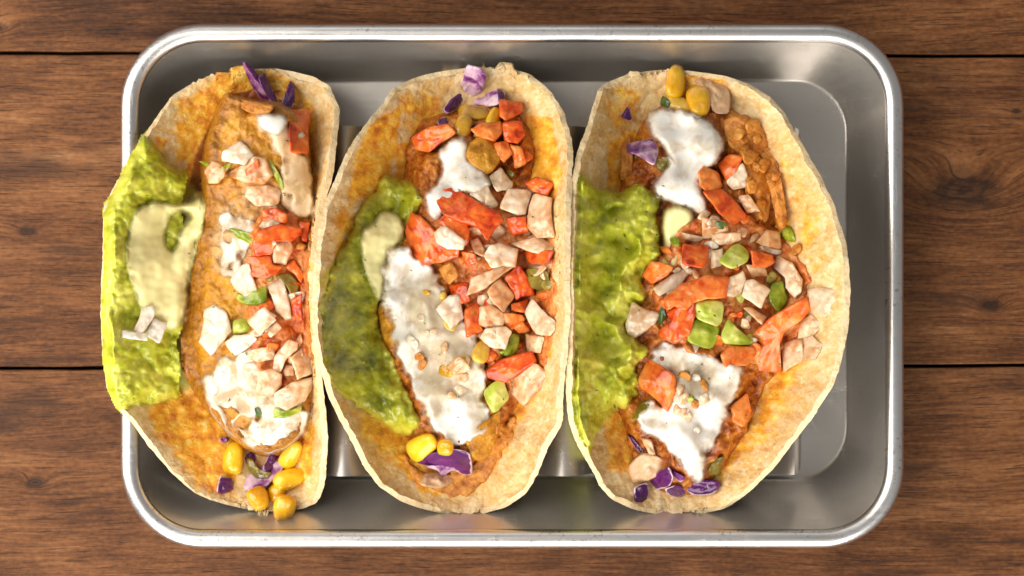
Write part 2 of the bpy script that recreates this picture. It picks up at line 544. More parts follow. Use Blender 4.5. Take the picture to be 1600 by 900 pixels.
# ------------------------------------------------------------------ the tray
def rrect(x0, x1, y0, y1, r, n=14):
    P = []
    for cx, cy, a0 in ((x1 - r, y1 - r, 0), (x0 + r, y1 - r, 90), (x0 + r, y0 + r, 180), (x1 - r, y0 + r, 270)):
        for i in range(n + 1):
            a = math.radians(a0 + 90 * i / n); P.append((cx + r * math.cos(a), cy + r * math.sin(a)))
    # dense straight sides
    out = []
    m = len(P)
    for i in range(m):
        a = np.array(P[i]); b = np.array(P[(i + 1) % m]); d = np.linalg.norm(b - a)
        k = 24 if (i % (n + 1)) == n else 1
        for j in range(k): out.append(tuple(a + (b - a) * j / k))
    return np.array(out)


ZR = 0.0205                                     # centre height of the rolled rim
o0 = W(189, 37, ZR); o1 = W(1412, 856, ZR)      # outer outline of the rim
OX0, OY1 = o0[0], o0[1]; OX1, OY0 = o1[0], o1[1]
RR = 0.0029
CR = 0.0255
CX0, CX1, CY0, CY1 = OX0 + RR, OX1 - RR, OY0 + RR, OY1 - RR      # centre line of the roll
f0 = W(262, 126, 0.0015); f1 = W(1323, 747, 0.0015)
FX0, FY1 = f0[0], f0[1]; FX1, FY0 = f1[0], f1[1]


def loft(rings, closed_profile=False):
    n = len(rings[0]); V = np.concatenate(rings); F = []
    m = len(rings)
    for i in range(m if closed_profile else m - 1):
        a = i * n; b = ((i + 1) % m) * n
        for j in range(n):
            k = (j + 1) % n
            F.append((a + j, a + k, b + k, b + j))
    return V, F


def ring(x0, x1, y0, y1, r, z):
    p = rrect(x0, x1, y0, y1, r)
    return np.column_stack([p, np.full(len(p), z)])


tray = empty('baking_tray', (0, 0, 0))
tag(tray, 'small silver aluminium baking tray with rolled rim, holding the three tacos', 'tray')
alu = mat_metal('aluminium_tray', (.62, .58, .53), 0.34, metalness=0.80)
alu_rim = mat_metal('aluminium_rim', (.78, .77, .76), 0.35, dirt=0.45)
rings = []
ins = RR * 0.8
A = (CX0 + ins, CX1 - ins, CY0 + ins, CY1 - ins, CR - RR - ins)          # top of the wall
B = (FX0, FX1, FY0, FY1, 0.0165)                                        # edge of the floor
zt, zb_ = ZR - 0.0008, 0.0016
steps = [(0, 0)] + [(t, t) for t in (0.03, 0.1, 0.25, 0.4, 0.55, 0.7, 0.82)]
steps = steps[:-1] + [(0.82, 0.82), (0.90, 0.90), (0.935, 0.938), (0.965, 0.965), (0.99, 0.982), (1.02, 0.993), (1.06, 0.999), (1.10, 1.0)]
for fx, fz in steps:
    rings.append(ring(*[A[i] + (B[i] - A[i]) * fx for i in range(5)], zt + (zb_ - zt) * fz))
for k, dz in ((0.006, 0.0), (0.012, 0.0001), (0.03, 0.0004), (0.05, 0.0005)):
    rings.append(ring(FX0 + k, FX1 - k, FY0 + k, FY1 - k, max(0.0165 - k, 0.004), zb_ + dz))
V, F = loft(rings)
n = len(rings[0])
F.append(tuple(range(len(V) - n, len(V))))
body = mesh_obj('pan', V, F, alu, tray)
sm = body.modifiers.new('sheet', 'SOLIDIFY'); sm.thickness = 0.0010; sm.offset = -1
rings = []
for i in range(14):
    a = 2 * math.pi * i / 14
    d = -RR * math.cos(a); z = ZR + RR * 0.86 * math.sin(a)
    rings.append(ring(CX0 + d, CX1 - d, CY0 + d, CY1 - d, CR - RR - d, z))
V, F = loft(rings, True)
rim = mesh_obj('rolled_rim', V, F, alu_rim, tray)

# ------------------------------------------------------------------ height map of what is already lying there (2 px cells of the photo)
G = 2
GW, GH = 800, 450
gx, gy = np.meshgrid(np.arange(GW) * G + 0.0, np.arange(GH) * G + 0.0)
Hm = np.zeros((GH, GW)) + 0.0
TORT = np.zeros((GH, GW))


def window(poly, m):
    P = np.asarray(poly, float)
    x0 = max(int((P[:, 0].min() - m) // G), 0); x1 = min(int((P[:, 0].max() + m) // G) + 2, GW)
    y0 = max(int((P[:, 1].min() - m) // G), 0); y1 = min(int((P[:, 1].max() + m) // G) + 2, GH)
    return slice(y0, y1), slice(x0, x1)


M_TORT = mat_tortilla()


def tortilla(parent, left, right, fold, hL, hR, tL, tR, zb0, zend, seed, stains_and_shade=(), greens=()):
    """left / right rims traced from the photograph as (py, px); fold = px of the fold line"""
    left = np.array(left, float); right = np.array(right, float); fold = np.array(fold, float)
    pt, pb = left[0, 0], left[-1, 0]
    NV, NU = 190, 130
    th = np.linspace(0.075, math.pi - 0.075, NV)
    py = (pt + pb) / 2 - (pb - pt) / 2 * np.cos(th)
    v = -np.cos(th)
    def curve(c):
        x = np.interp(py, c[:, 0], c[:, 1]); y = x.copy()
        for _ in range(3):
            y[1:-1] = (y[:-2] + 2 * y[1:-1] + y[2:]) / 4
        return y
    xL = curve(left) + 1.3 * fbm(py, py * 0 + seed, 26, 3, seed); xR = curve(right) + 1.3 * fbm(py, py * 0 + seed * 3, 26, 3, seed + 5)
    xL = xL + 0.9 * fbm(py, py * 0 + seed * 5, 6, 2, seed + 61); xR = xR + 0.9 * fbm(py, py * 0 + seed * 7, 6, 2, seed + 62)
    xB = np.interp(py, fold[:, 0], fold[:, 1])
    xB = np.clip(xB, xL + 0.25 * (xR - xL), xR - 0.25 * (xR - xL))
    g = (1 - np.cos(1.7 * np.sqrt(np.clip(1 - v * v, 0, 1)))) / (1 - math.cos(1.7))
    zb = zb0 + zend * np.abs(v) ** 4
    zL = zb + hL * g * (1 + 0.05 * gnoise(py / 90, py * 0 + 3.1, seed)); zR = zb + hR * g * (1 + 0.05 * gnoise(py / 90, py * 0 + 8.1, seed))
    u = np.linspace(-1, 1, NU)
    def side(t):
        w = np.abs(u) * t
        return np.sin(w) / math.sin(t), (1 - np.cos(w)) / (1 - math.cos(t))
    fxL, fzL = side(tL); fxR, fzR = side(tR)
    PX = np.where(u[None] < 0, xB[:, None] + (xL - xB)[:, None] * fxL, xB[:, None] + (xR - xB)[:, None] * fxR)
    Z = np.where(u[None] < 0, zb[:, None] + (zL - zb)[:, None] * fzL, zb[:, None] + (zR - zb)[:, None] * fzR)
    PY = np.repeat(py[:, None], NU, 1) + 0.8 * gnoise(PX / 24, PX * 0 + seed, seed) * (np.abs(v) ** 8)[:, None]
    Z = Z + 0.0010 * fbm(PX, PY, 75, 2, seed + 11) * (1 - np.abs(u[None]) ** 6) + 0.0004 * fbm(PX, PY, 26, 3, seed + 12)
    O = W(PX, PY, Z)
    du = np.gradient(O, axis=1); dv = np.gradient(O, axis=0)
    N = np.cross(dv, du); N /= np.linalg.norm(N, axis=2, keepdims=True) + 1e-12
    if N[NV // 2, NU // 2, 2] < 0: N = -N
    T = 0.0018 * (1 + 0.25 * fbm(PX, PY, 34, 2, seed + 21)) + 0.00030 * np.maximum(fbm(PX, PY, 15, 3, seed + 22), -0.2)
    edge_u = np.minimum(1, (1 - np.abs(u)) * 14)[None]; edge_v = np.minimum(1, np.arange(NV) / 6)[:, None]; edge_v = np.minimum(edge_v, edge_v[::-1])
    T = T * (0.95 + 0.05 * np.minimum(edge_u, edge_v))
    I = O + N * T[..., None]
    idx = np.arange(NV * NU).reshape(NV, NU)
    F = []
    a, b, c, d = idx[:-1, :-1].ravel(), idx[:-1, 1:].ravel(), idx[1:, 1:].ravel(), idx[1:, :-1].ravel()
    F += list(zip(a, b, c, d)); off = NV * NU
    F += list(zip(d + off, c + off, b + off, a + off))
    loop = list(idx[0, :]) + list(idx[1:, -1]) + list(idx[-1, -2::-1]) + list(idx[-2:0:-1, 0])
    mid = (O + I).reshape(-1, 3)[loop] / 2
    cen = mid.mean(0); dirv = mid - cen; dirv[:, 2] = 0; dirv /= np.linalg.norm(dirv, axis=1, keepdims=True)
    mid = mid + dirv * 0.00015
    mi = np.arange(len(loop)) + 2 * off
    for i in range(len(loop)):
        j = (i + 1) % len(loop)
        F.append((loop[j], loop[i], mi[i], mi[j])); F.append((mi[j], mi[i], loop[i] + off, loop[j] + off))
    V = np.concatenate([O.reshape(-1, 3), I.reshape(-1, 3), mid])
    def field(polys):
        f = np.zeros(PX.shape)
        for poly, soft, amt in polys:
            f = np.maximum(f, amt * np.clip(sdist(PX, PY, poly) / soft + 0.5, 0, 1))
        return f.ravel()
    s = field(stains_and_shade); gr = field(greens)
    s2_ = np.concatenate([s * 0.0, s, s[loop] * 0.15]); g2_ = np.concatenate([gr * .4, gr, gr[loop] * .6])
    o = mesh_obj('tortilla', V, F, M_TORT, parent, parent.location, attrs={'stain_shade': s2_, 'green': g2_, 'lip': np.concatenate([np.maximum(np.abs(np.repeat(u[None], NV, 0)), np.abs(np.repeat(v[:, None], NU, 1))).ravel() ** 30] * 2 + [np.ones(len(loop))])})
    es = o.modifiers.new('crisp', 'EDGE_SPLIT'); es.split_angle = math.radians(42)
    # into the height map
    def up(A, k):
        n0, n1 = A.shape
        i0 = np.linspace(0, n0 - 1, n0 * k); i1 = np.linspace(0, n1 - 1, n1 * k)
        B_ = np.stack([np.interp(i0, np.arange(n0), A[:, c]) for c in range(n1)], 1)
        return np.stack([np.interp(i1, np.arange(n1), B_[r]) for r in range(B_.shape[0])], 0)
    zi = up(I[..., 2], 4); s_ = K * (D - zi)
    ix = np.clip(np.rint((up(I[..., 0], 4) / s_ + 800) / G), 0, GW - 1).astype(int); iy = np.clip(np.rint((450 - up(I[..., 1], 4) / s_) / G), 0, GH - 1).astype(int)
    np.maximum.at(Hm, (iy.ravel(), ix.ravel()), zi.ravel())
    np.maximum.at(TORT, (iy.ravel(), ix.ravel()), zi.ravel())
    return o


def drape(name, parent, poly, mat, thick=0.003, edge=14, lumps=(), rag=3.0, seed=0, smooth=5, holes=(), overhang=False, absolute=None, thin=(), stain_shade=(), sink=0.004, rimw=0, label=None, flow=False, patchy=0):
    """a soft layer lying on whatever is below; poly traced in photo pixels"""
    global Hm
    poly = chaikin(poly, 0.25, 2)
    sy, sx = window(poly, 30)
    X, Y = gx[sy, sx], gy[sy, sx]
    H = Hm[sy, sx]
    d = sdist(X, Y, poly)
    for h in holes: d = np.minimum(d, -sdist(X, Y, chaikin(h, .25, 2)))
    if patchy: d = np.minimum(d, 26 * (patchy - fbm(X, Y, 40, 2, seed + 77)))
    d = d + rag * (0.7 * fbm(X, Y, 20, 3, seed) + 1.0 * fbm(X, Y, 46, 2, seed + 9))
    Hin = maxf(H, 5) if overhang else H
    t = np.clip(d / edge, 0, 1)
    prof = np.sqrt(np.clip(1 - (1 - t) ** 2, 0, 1))
    L = np.zeros_like(X)
    for (kind, size, amp) in lumps:
        if kind == 'b': L += amp * (billow(X + .5 * size * fbm(X, Y, size * 1.3, 2, seed + 3), Y + .5 * size * fbm(X, Y, size * 1.3, 2, seed + 4), size, seed + int(size)) - 0.45)
        elif kind == 'r': L += amp * (0.5 - np.abs(fbm(X, Y, size, 2, seed + int(size))) * 1.6)
        elif kind == 's': L += amp * fbm(X, Y, size, 1, seed + int(size) + 50)
        else: L += amp * fbm(X, Y, size, 3, seed + int(size) + 50)
    if absolute is None:
        gyv, gxv = np.gradient(blur(H, 3)); gr_ = np.sqrt(gxv ** 2 + gyv ** 2) / G
        L = L / (1 + (gr_ / 0.0006) ** 2)
    if absolute is not None:
        zin = absolute(X, Y) * prof + (1 - prof) * np.minimum(H, absolute(X, Y)) + L * prof
    else:
        Hs = blur(np.where(d > -10, Hin, np.median(Hin[d > 0])), smooth)
        base = Hin * (1 - t) + np.maximum(Hs, (blur(Hin, 5) - 0.001) if flow else Hin - 0.0035) * t
        base = base * (1 - t) + blur(base, 6 if flow else 3) * t
        zin = base + thick * prof + L * prof
    zout = Hin - sink * np.clip(-d / 8, 0, 1)
    z = np.where(d > 0, zin, zout)
    keep = d > -9
    if overhang: keep &= maxf(H, 3) > 0.016
    if absolute is not None: keep = (d > -3) & (z > H - 0.006)
    z = np.maximum(z, 0.002)
    idx = -np.ones(X.shape, int)
    q = keep[:-1, :-1] & keep[1:, :-1] & keep[:-1, 1:] & keep[1:, 1:]
    used = np.zeros(X.shape, bool)
    used[:-1, :-1] |= q; used[1:, :-1] |= q; used[:-1, 1:] |= q; used[1:, 1:] |= q
    idx[used] = np.arange(used.sum())
    V = W(X[used], Y[used], z[used])
    a = idx[:-1, :-1][q]; b = idx[1:, :-1][q]; c = idx[1:, 1:][q]; e = idx[:-1, 1:][q]
    F = np.stack([a, b, c, e], 1)
    def fld(ps):
        f = np.zeros(X.shape)
        for p_, soft, amt in ps: f = np.maximum(f, amt * np.clip(sdist(X, Y, p_) / soft + .5, 0, 1))
        return f[used]
    at = {'thin': fld(thin), 'stain_shade': fld(stain_shade), 'rim': np.clip(1 - d / (rimw or 12), 0, 1)[used]}
    o = mesh_obj(name, V, F, mat, parent, parent.location if parent.parent is None else (parent.parent.location + parent.location), attrs=at)
    if label: o['label'] = label
    Hm[sy, sx] = np.where(d > 0, np.maximum(H, z), H)
    return o


PIECE = [0]


def chunk(name, parent, poly, mat, thick=0.0042, dome=False, rough=0.0005, lift=0.0, tilt=None, rnd=0.2, sharp=0.16, curl=0.0, follow=0.75, label=None, facets=2, bend=0.0):
    """a cut piece with the outline seen from above, resting on the pile below it"""
    PIECE[0] += 1
    rs = random.Random(PIECE[0] * 97 + 5)
    P0 = np.asarray(poly, float)
    P0 = P0.mean(0) + (P0 - P0.mean(0)) * 1.04
    if bend:
        Q = []
        for i in range(len(P0)):
            a = P0[i]; b = P0[(i + 1) % len(P0)]
            Q += [a, a + (b - a) / 3, a + (b - a) * 2 / 3]
        P0 = np.array(Q); cc = P0.mean(0)
        a = rs.uniform(0, 6.283); ax = np.array([math.cos(a), math.sin(a)]); nx = np.array([-ax[1], ax[0]])
        tt_ = (P0 - cc) @ ax; rr_ = np.abs(tt_).max()
        P0 = P0 + np.outer((tt_ / rr_) ** 2 - 0.4, nx) * bend * rr_ * rs.choice((-1, 1)) + np.array([[rs.uniform(-.3, .3), rs.uniform(-.3, .3)] for _ in P0])
    P = chaikin(chaikin(P0, max(sharp, 0.14), 1), 0.25, 1)
    # even out: subdivide long edges
    Q = []
    for i in range(len(P)):
        a = P[i]; b = P[(i + 1) % len(P)]; k = max(1, int(np.linalg.norm(b - a) / 5))
        for j in range(k): Q.append(a + (b - a) * j / k)
    P = np.array(Q)
    sy, sx = window(P, 2)
    X, Y = gx[sy, sx], gy[sy, sx]; H = Hm[sy, sx]
    ins = sdist(X, Y, P) > 0
    c = P.mean(0)
    if ins.sum() < 3:
        zb = float(Hm[int(np.clip(c[1] / G, 0, GH - 1)), int(np.clip(c[0] / G, 0, GW - 1))]); sl = np.zeros(2)
    else:
        h = H[ins]; A_ = np.column_stack([X[ins] - c[0], Y[ins] - c[1], np.ones(ins.sum())])
        s, *_ = np.linalg.lstsq(A_, h, rcond=None)
        sl = np.clip(s[:2] * follow, -0.00022, 0.00022)
        zb = float(np.percentile(h - A_[:, :2] @ sl, 55))
    if tilt is None: tilt = (rs.uniform(-rnd, rnd), rs.uniform(-rnd, rnd))
    sl = sl + np.array(tilt) * 0.0002
    zb += lift - thick * 0.36
    if dome:
        prof = [(0.55, 0.0), (0.86, 0.12), (1.0, 0.42), (0.97, 0.62), (0.87, 0.80), (0.68, 0.93), (0.4, 0.99)]
    else:
        prof = [(0.84, 0.0), (0.96, 0.10), (1.0, 0.30), (1.0, 0.60), (0.975, 0.79), (0.92, 0.90), (0.84, 0.95), (0.72, 0.98), (0.58, 1.0), (0.44, 1.01), (0.3, 1.02), (0.16, 1.02)]
    n = len(P); V = []; E = []
    rad = float(np.mean(np.linalg.norm(P - c, axis=1)))
    planes = []
    for _ in range(facets):
        a = rs.uniform(0, 6.283); planes.append((math.cos(a), math.sin(a), rad * rs.uniform(0.05, 0.5), rs.uniform(0.2, 0.65)))
    ph = rs.uniform(0, 6.283)
    off = P - c
    for k, (f, zf) in enumerate(prof):
        of = off.copy()
        for _ in range(int((1 - f) * 40) if k > 2 else 0): of = (np.roll(of, 1, 0) + 2 * of + np.roll(of, -1, 0)) / 4
        q = c + of * f
        zz = zb + thick * zf + (q - c) @ sl
        for (ca, sa, o_, sp) in planes:
            cap = zb + thick * 1.02 + (q - c) @ sl - sp * 0.0002 * np.maximum(0, (q - c) @ np.array([ca, sa]) - o_)
            zz = np.minimum(zz, np.maximum(cap, zb + thick * min(zf, 0.25) + (q - c) @ sl))
        if curl: zz = zz + curl * np.sum((q - c) ** 2, 1) / (np.max(np.sum(off ** 2, 1)) + 1e-9)
        zz = zz + rough * fbm(q[:, 0] + PIECE[0] * 31, q[:, 1], 13, 2, PIECE[0])
        q = q + (rough / 0.0002) * 0.35 * np.column_stack([fbm(q[:, 0] + 50, q[:, 1] + k * 4, 10, 2, PIECE[0] + 1), fbm(q[:, 0], q[:, 1] + 90 + k * 4, 10, 2, PIECE[0] + 2)])
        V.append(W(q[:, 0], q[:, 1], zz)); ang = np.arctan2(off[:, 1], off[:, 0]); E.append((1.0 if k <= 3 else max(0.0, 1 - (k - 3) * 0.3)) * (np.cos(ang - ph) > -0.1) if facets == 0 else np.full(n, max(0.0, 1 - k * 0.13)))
    zc = zb + thick * 1.02 + rough * float(fbm(np.array(c[0] + PIECE[0] * 31), np.array(c[1]), 13, 2, PIECE[0]))
    V = np.concatenate(V + [W(c[0], c[1], zc)[None]])
    E = np.concatenate(E + [np.zeros(1)])
    F = []
    for k in range(len(prof) - 1):
        for j in range(n):
            j2 = (j + 1) % n
            F.append((k * n + j2, k * n + j, (k + 1) * n + j, (k + 1) * n + j2))
    top = (len(prof) - 1) * n
    for j in range(n): F.append((top + (j + 1) % n, top + j, len(V) - 1))
    F.append(tuple(range(n)))
    # orientation: outline may be clockwise
    area_ = np.sum(P[:, 0] * np.roll(P[:, 1], -1) - np.roll(P[:, 0], -1) * P[:, 1])
    if area_ < 0: F = [tuple(reversed(f)) for f in F]
    org = W(c[0], c[1], zb)
    o = mesh_obj(name, V, F, mat, parent, org, attrs={'edge': E})
    if label: o['label'] = label
    if ins.sum():
        zt = zb + thick + (X - c[0]) * sl[0] + (Y - c[1]) * sl[1]
        Hm[sy, sx] = np.where(ins, np.maximum(H, zt - 0.0006), H)
    return o


M = {}
M['tomato'] = mat_chunk('tomato_flesh', [(0.22, (.40, .026, .005)), (0.37, (.62, .080, .012)), (0.53, (.74, .165, .022)), (0.74, (.82, .32, .08))], 240, 0.15, 0.2, (1, .2, .05), 0.0018, 0.00018, coat=0.0)
M['onion'] = mat_chunk('raw_onion', [(0.22, (.58, .33, .14)), (0.36, (.70, .48, .29)), (0.52, (.77, .60, .44)), (0.72, (.82, .70, .57))], 190, 0.17, 0.8, (1, .75, .5), 0.0040, 0.00012, lines=0.35, coat=0.35)
M['onion_pink'] = mat_chunk('tomato_tinted_onion', [(0.24, (.58, .22, .06)), (0.40, (.69, .35, .15)), (0.56, (.75, .47, .27)), (0.74, (.80, .60, .42))], 190, 0.17, 0.8, (1, .6, .35), 0.0040, 0.00012, lines=0.3, coat=0.35)
M['onion_white'] = mat_chunk('white_onion', [(0.22, (.76, .60, .46)), (0.4, (.84, .72, .60)), (0.6, (.88, .80, .70)), (0.75, (.90, .84, .76))], 190, 0.2, 0.5, (1, .8, .6), 0.003, 0.00018, lines=0.3, coat=0.0)
M['corn'] = mat_chunk('corn', [(0.30, (.62, .27, .004)), (0.48, (.78, .42, .008)), (0.62, (.84, .52, .015)), (0.76, (.88, .62, .05))], 120, 0.22, 0.4, (1, .6, .1), 0.002, 0.0003, coat=0.3)
M['corn_olive'] = mat_chunk('sauced_corn', [(0.30, (.46, .23, .012)), (0.48, (.60, .35, .03)), (0.62, (.68, .44, .06)), (0.76, (.76, .54, .12))], 120, 0.25, 0.3, (1, .6, .1), 0.002, 0.0003)
M['pepper'] = mat_chunk('green_pepper', [(0.28, (.13, .19, .010)), (0.44, (.29, .36, .020)), (0.58, (.44, .48, .06)), (0.74, (.62, .62, .20))], 200, 0.2, 0.35, (.6, 1, .2), 0.002, 0.0002, coat=0.0)
M['pepper_dark'] = mat_chunk('green_leaf', [(0.30, (.02, .05, .006)), (0.5, (.05, .10, .012)), (0.7, (.12, .18, .03))], 200, 0.3, 0.1)
M['olive'] = mat_chunk('pickled_pepper', [(0.30, (.12, .09, .01)), (0.5, (.22, .17, .02)), (0.7, (.36, .28, .05))], 160, 0.2, 0.2)
M['cabbage'] = mat_chunk('purple_cabbage', [(0.30, (.050, .004, .060)), (0.5, (.085, .006, .095)), (0.66, (.13, .012, .14)), (0.8, (.24, .06, .24))], 120, 0.22, 0.12, (1, .3, 1), 0.001, 0.0003)
M['cabbage_pale'] = mat_chunk('pale_cabbage_rib', [(0.42, (.10, .012, .11)), (0.50, (.28, .10, .26)), (0.60, (.56, .36, .47)), (0.74, (.74, .58, .64))], 190, 0.26, 0.2, (1, .6, 1), 0.001, 0.0003)
M['chicken'] = mat_meat('spiced_chicken', [(0.30, (.22, .055, .008)), (0.44, (.47, .16, .018)), (0.56, (.66, .27, .035)), (0.70, (.76, .46, .14))], 0.0010, fib=(1.2, 1.2, 1))
M['meat_pale'] = mat_meat('pale_chicken', [(0.30, (.50, .25, .11)), (0.48, (.66, .40, .21)), (0.66, (.76, .55, .36))], 0.0007)
M['fillet'] = mat_meat('fried_fillet_crust', [(0.30, (.18, .050, .004)), (0.42, (.40, .155, .009)), (0.55, (.57, .255, .016)), (0.68, (.68, .41, .06))], 0.0008, (0.20, 0.40), white=0.45)
M['filling'] = mat_meat('dark_spiced_filling', [(0.30, (.06, .008, .003)), (0.42, (.24, .045, .006)), (0.54, (.48, .15, .016)), (0.68, (.68, .36, .07))], 0.0008, (0.16, 0.30))
M['salsa'] = mat_meat('salsa_pulp', [(0.30, (.30, .030, .008)), (0.43, (.54, .12, .020)), (0.56, (.68, .29, .08)), (0.70, (.78, .50, .26))], 0.0008, (0.10, 0.24))
M['guac'] = mat_guac('guacamole', [(0.26, (.14, .165, .007)), (0.38, (.31, .34, .015)), (0.50, (.48, .495, .034)), (0.64, (.66, .65, .11))], 0.2)
M['guac_dark'] = mat_guac('smooth_guacamole', [(0.30, (.075, .085, .004)), (0.42, (.18, .20, .008)), (0.54, (.32, .335, .016)), (0.66, (.52, .50, .05))], 0.9)
M['crema'] = mat_crema('white_crema', (.76, .735, .68), (.60, .44, .24), 0.42, 0.80, 0.95)
M['crema_orange'] = mat_crema('sauce_streaked_crema', (.72, .66, .56), (.62, .26, .03), 0.56, 0.82, 0.95)
M['crema_thin'] = mat_crema('thin_crema', (.72, .64, .52), (.50, .28, .09), 0.40, 0.62, 0.9)
M['crema_green'] = mat_crema('guacamole_tinted_crema', (.84, .78, .38), (.66, .62, .13), 0.52, 0.80, 0.45, 110, (.60, .55, .08))
M['crema_tan'] = mat_crema('sauce_tinted_crema', (.72, .54, .33), (.52, .31, .09), 0.48, 0.66, 0.7)


def kernel(parent, cx, cy, l, w, ang, mat='corn', lift=0.0, taper=0.72):
    a = math.radians(ang); P = []
    for i in range(14):
        t = 2 * math.pi * i / 14
        c_, s_ = math.cos(t), math.sin(t)
        x = math.copysign(abs(c_) ** 0.72, c_) * w / 2; y = math.copysign(abs(s_) ** 0.72, s_) * l / 2
        x *= 1 - (1 - taper) * (0.5 - y / l)
        P.append((cx + x * math.cos(a) - y * math.sin(a), cy + x * math.sin(a) + y * math.cos(a)))
    return chunk('corn_kernel', parent, P, M[mat], 0.0052, dome=True, rough=0.00025, lift=lift, sharp=0.25, follow=0.5, facets=0)


def T(p, poly, **k): return chunk('tomato_piece', p, poly, M['tomato'], **{'thick': 0.0042, 'rough': 0.0004, 'bend': 0.10, 'sharp': 0.20, 'facets': 1, **k})
def O(p, poly, **k): return chunk('onion_piece', p, poly, M['onion'], **{'thick': 0.0040, 'rough': 0.0005, 'sharp': 0.17, 'bend': 0.16, 'facets': 1, **k})
def OP(p, poly, **k): return chunk('onion_piece', p, poly, M['onion_pink'], **{'thick': 0.0040, 'rough': 0.0005, 'sharp': 0.17, 'bend': 0.16, 'facets': 1, **k})
def GP(p, poly, **k): return chunk('green_pepper_piece', p, poly, M['pepper'], **{'thick': 0.0034, 'rough': 0.0005, **k})
def DL(p, poly, **k): return chunk('herb_leaf', p, poly, M['pepper_dark'], **{'thick': 0.0012, 'rough': 0.0005, **k})
def OL(p, poly, **k): return chunk('pickled_pepper_piece', p, poly, M['olive'], **{'thick': 0.003, **k})
def CB(p, poly, **k): return chunk('cabbage_shred', p, poly, M['cabbage'], **{'thick': 0.0020, 'rough': 0.0007, 'rnd': 0.8, 'facets': 0, 'sharp': 0.08, **k})
def CP(p, poly, **k): return chunk('cabbage_shred', p, poly, M['cabbage_pale'], **{'thick': 0.0024, 'rough': 0.0007, 'rnd': 0.7, 'facets': 0, 'sharp': 0.08, **k})
def MP(p, poly, mat='chicken', **k): return chunk('chicken_piece', p, poly, M[mat], **{'thick': 0.0045, 'rough': 0.0009, **k})




def scatter(parent, zone, n, seed, kinds=('tomato', 'onion', 'onion_pink', 'tomato', 'olive', 'chicken'), lift=-.0006):
    rs = random.Random(seed); Z = np.asarray(zone, float); k = 0
    names = {'tomato': 'tomato_piece', 'onion': 'onion_piece', 'onion_pink': 'onion_piece', 'olive': 'pickled_pepper_piece', 'chicken': 'chicken_piece', 'pepper': 'green_pepper_piece', 'cabbage': 'cabbage_shred', 'corn_olive': 'corn_kernel'}
    while k < n:
        x = rs.uniform(Z[:, 0].min(), Z[:, 0].max()); y = rs.uniform(Z[:, 1].min(), Z[:, 1].max())
        if sdist(np.array([x]), np.array([y]), Z)[0] < 4: continue
        a0 = rs.uniform(0, 6.3); m = rs.choice((4, 4, 5)); r = rs.uniform(9, 16); e = rs.uniform(.55, 1)
        P = []
        for i in range(m):
            a = 6.283 * i / m + rs.uniform(-.3, .3); q = r * rs.uniform(.8, 1.2)
            u, v = q * math.cos(a), q * e * math.sin(a)
            P.append((x + u * math.cos(a0) - v * math.sin(a0), y + u * math.sin(a0) + v * math.cos(a0)))
        kd = rs.choice(kinds)
        chunk(names[kd], parent, P, M[kd], rs.uniform(.003, .0042), rough=.0006, rnd=.8, lift=lift, follow=.5)
        k += 1

GUAC_L = (('b', 48, 0.0044), ('b', 24, 0.0026), ('b', 13, 0.0008), ('s', 80, 0.0030))

# ================================================================== taco 1 (left)
t1 = empty('taco', (-0.073, 0.0, 0.0045))
tag(t1, 'taco hanging over the tray edge with a wide guacamole flap and loose corn', 'taco', 'tacos in the tray')
tortilla(t1,
    [(106, 425), (110, 376), (118, 335), (129, 302), (152, 266), (202, 231), (245, 203), (287, 181), (325, 161), (401, 160), (470, 157), (507, 157), (578, 162), (604, 166), (635, 181), (662, 207), (698, 233), (738, 267), (771, 304), (784, 337), (795, 380), (801, 425)],
    [(106, 425), (111, 455), (120, 490), (135, 516), (170, 531), (228, 527), (270, 521), (333, 505), (400, 494), (440, 491), (480, 492), (535, 497), (600, 504), (650, 511), (700, 512), (760, 507), (786, 495), (796, 470), (801, 425)],
    [(106, 432), (450, 412), (801, 435)], 0.0315, 0.041, 0.85, 1.5, 0.0062, 0.0065, 3,
    stains_and_shade=[([(345, 112), (440, 118), (470, 150), (330, 300), (298, 290), (315, 160)], 40, 1.0), ([(340, 150), (400, 128), (455, 138), (360, 200), (330, 310), (282, 300), (306, 220)], 22, 1.7), ([(225, 640), (330, 590), (370, 690), (360, 775), (310, 760), (250, 680)], 40, 0.9), ([(478, 640), (500, 660), (495, 740), (470, 760)], 16, .7), ([(475, 150), (500, 160), (505, 300), (480, 330), (470, 240)], 16, .6), ([(235, 210), (262, 215), (240, 260)], 14, .6), ([(270, 160), (330, 125), (310, 250), (270, 250)], 40, .55)],  # strongest patch: pooled sauce plus shade painted into the crease
    greens=[([(160, 300), (225, 240), (300, 290), (320, 600), (220, 645), (150, 600)], 34, .8), ([(478, 380), (497, 380), (500, 560), (478, 560)], 10, .5)])

def mound(cx, cy, rx, ry, zc, seed, tiltx=0.0):
    return lambda X, Y: zc * np.clip(1 - 0.55 * ((X - cx) / rx) ** 2 - 0.45 * np.abs((Y - cy) / ry) ** 2.5, 0.15, 1) + tiltx * (X - cx)

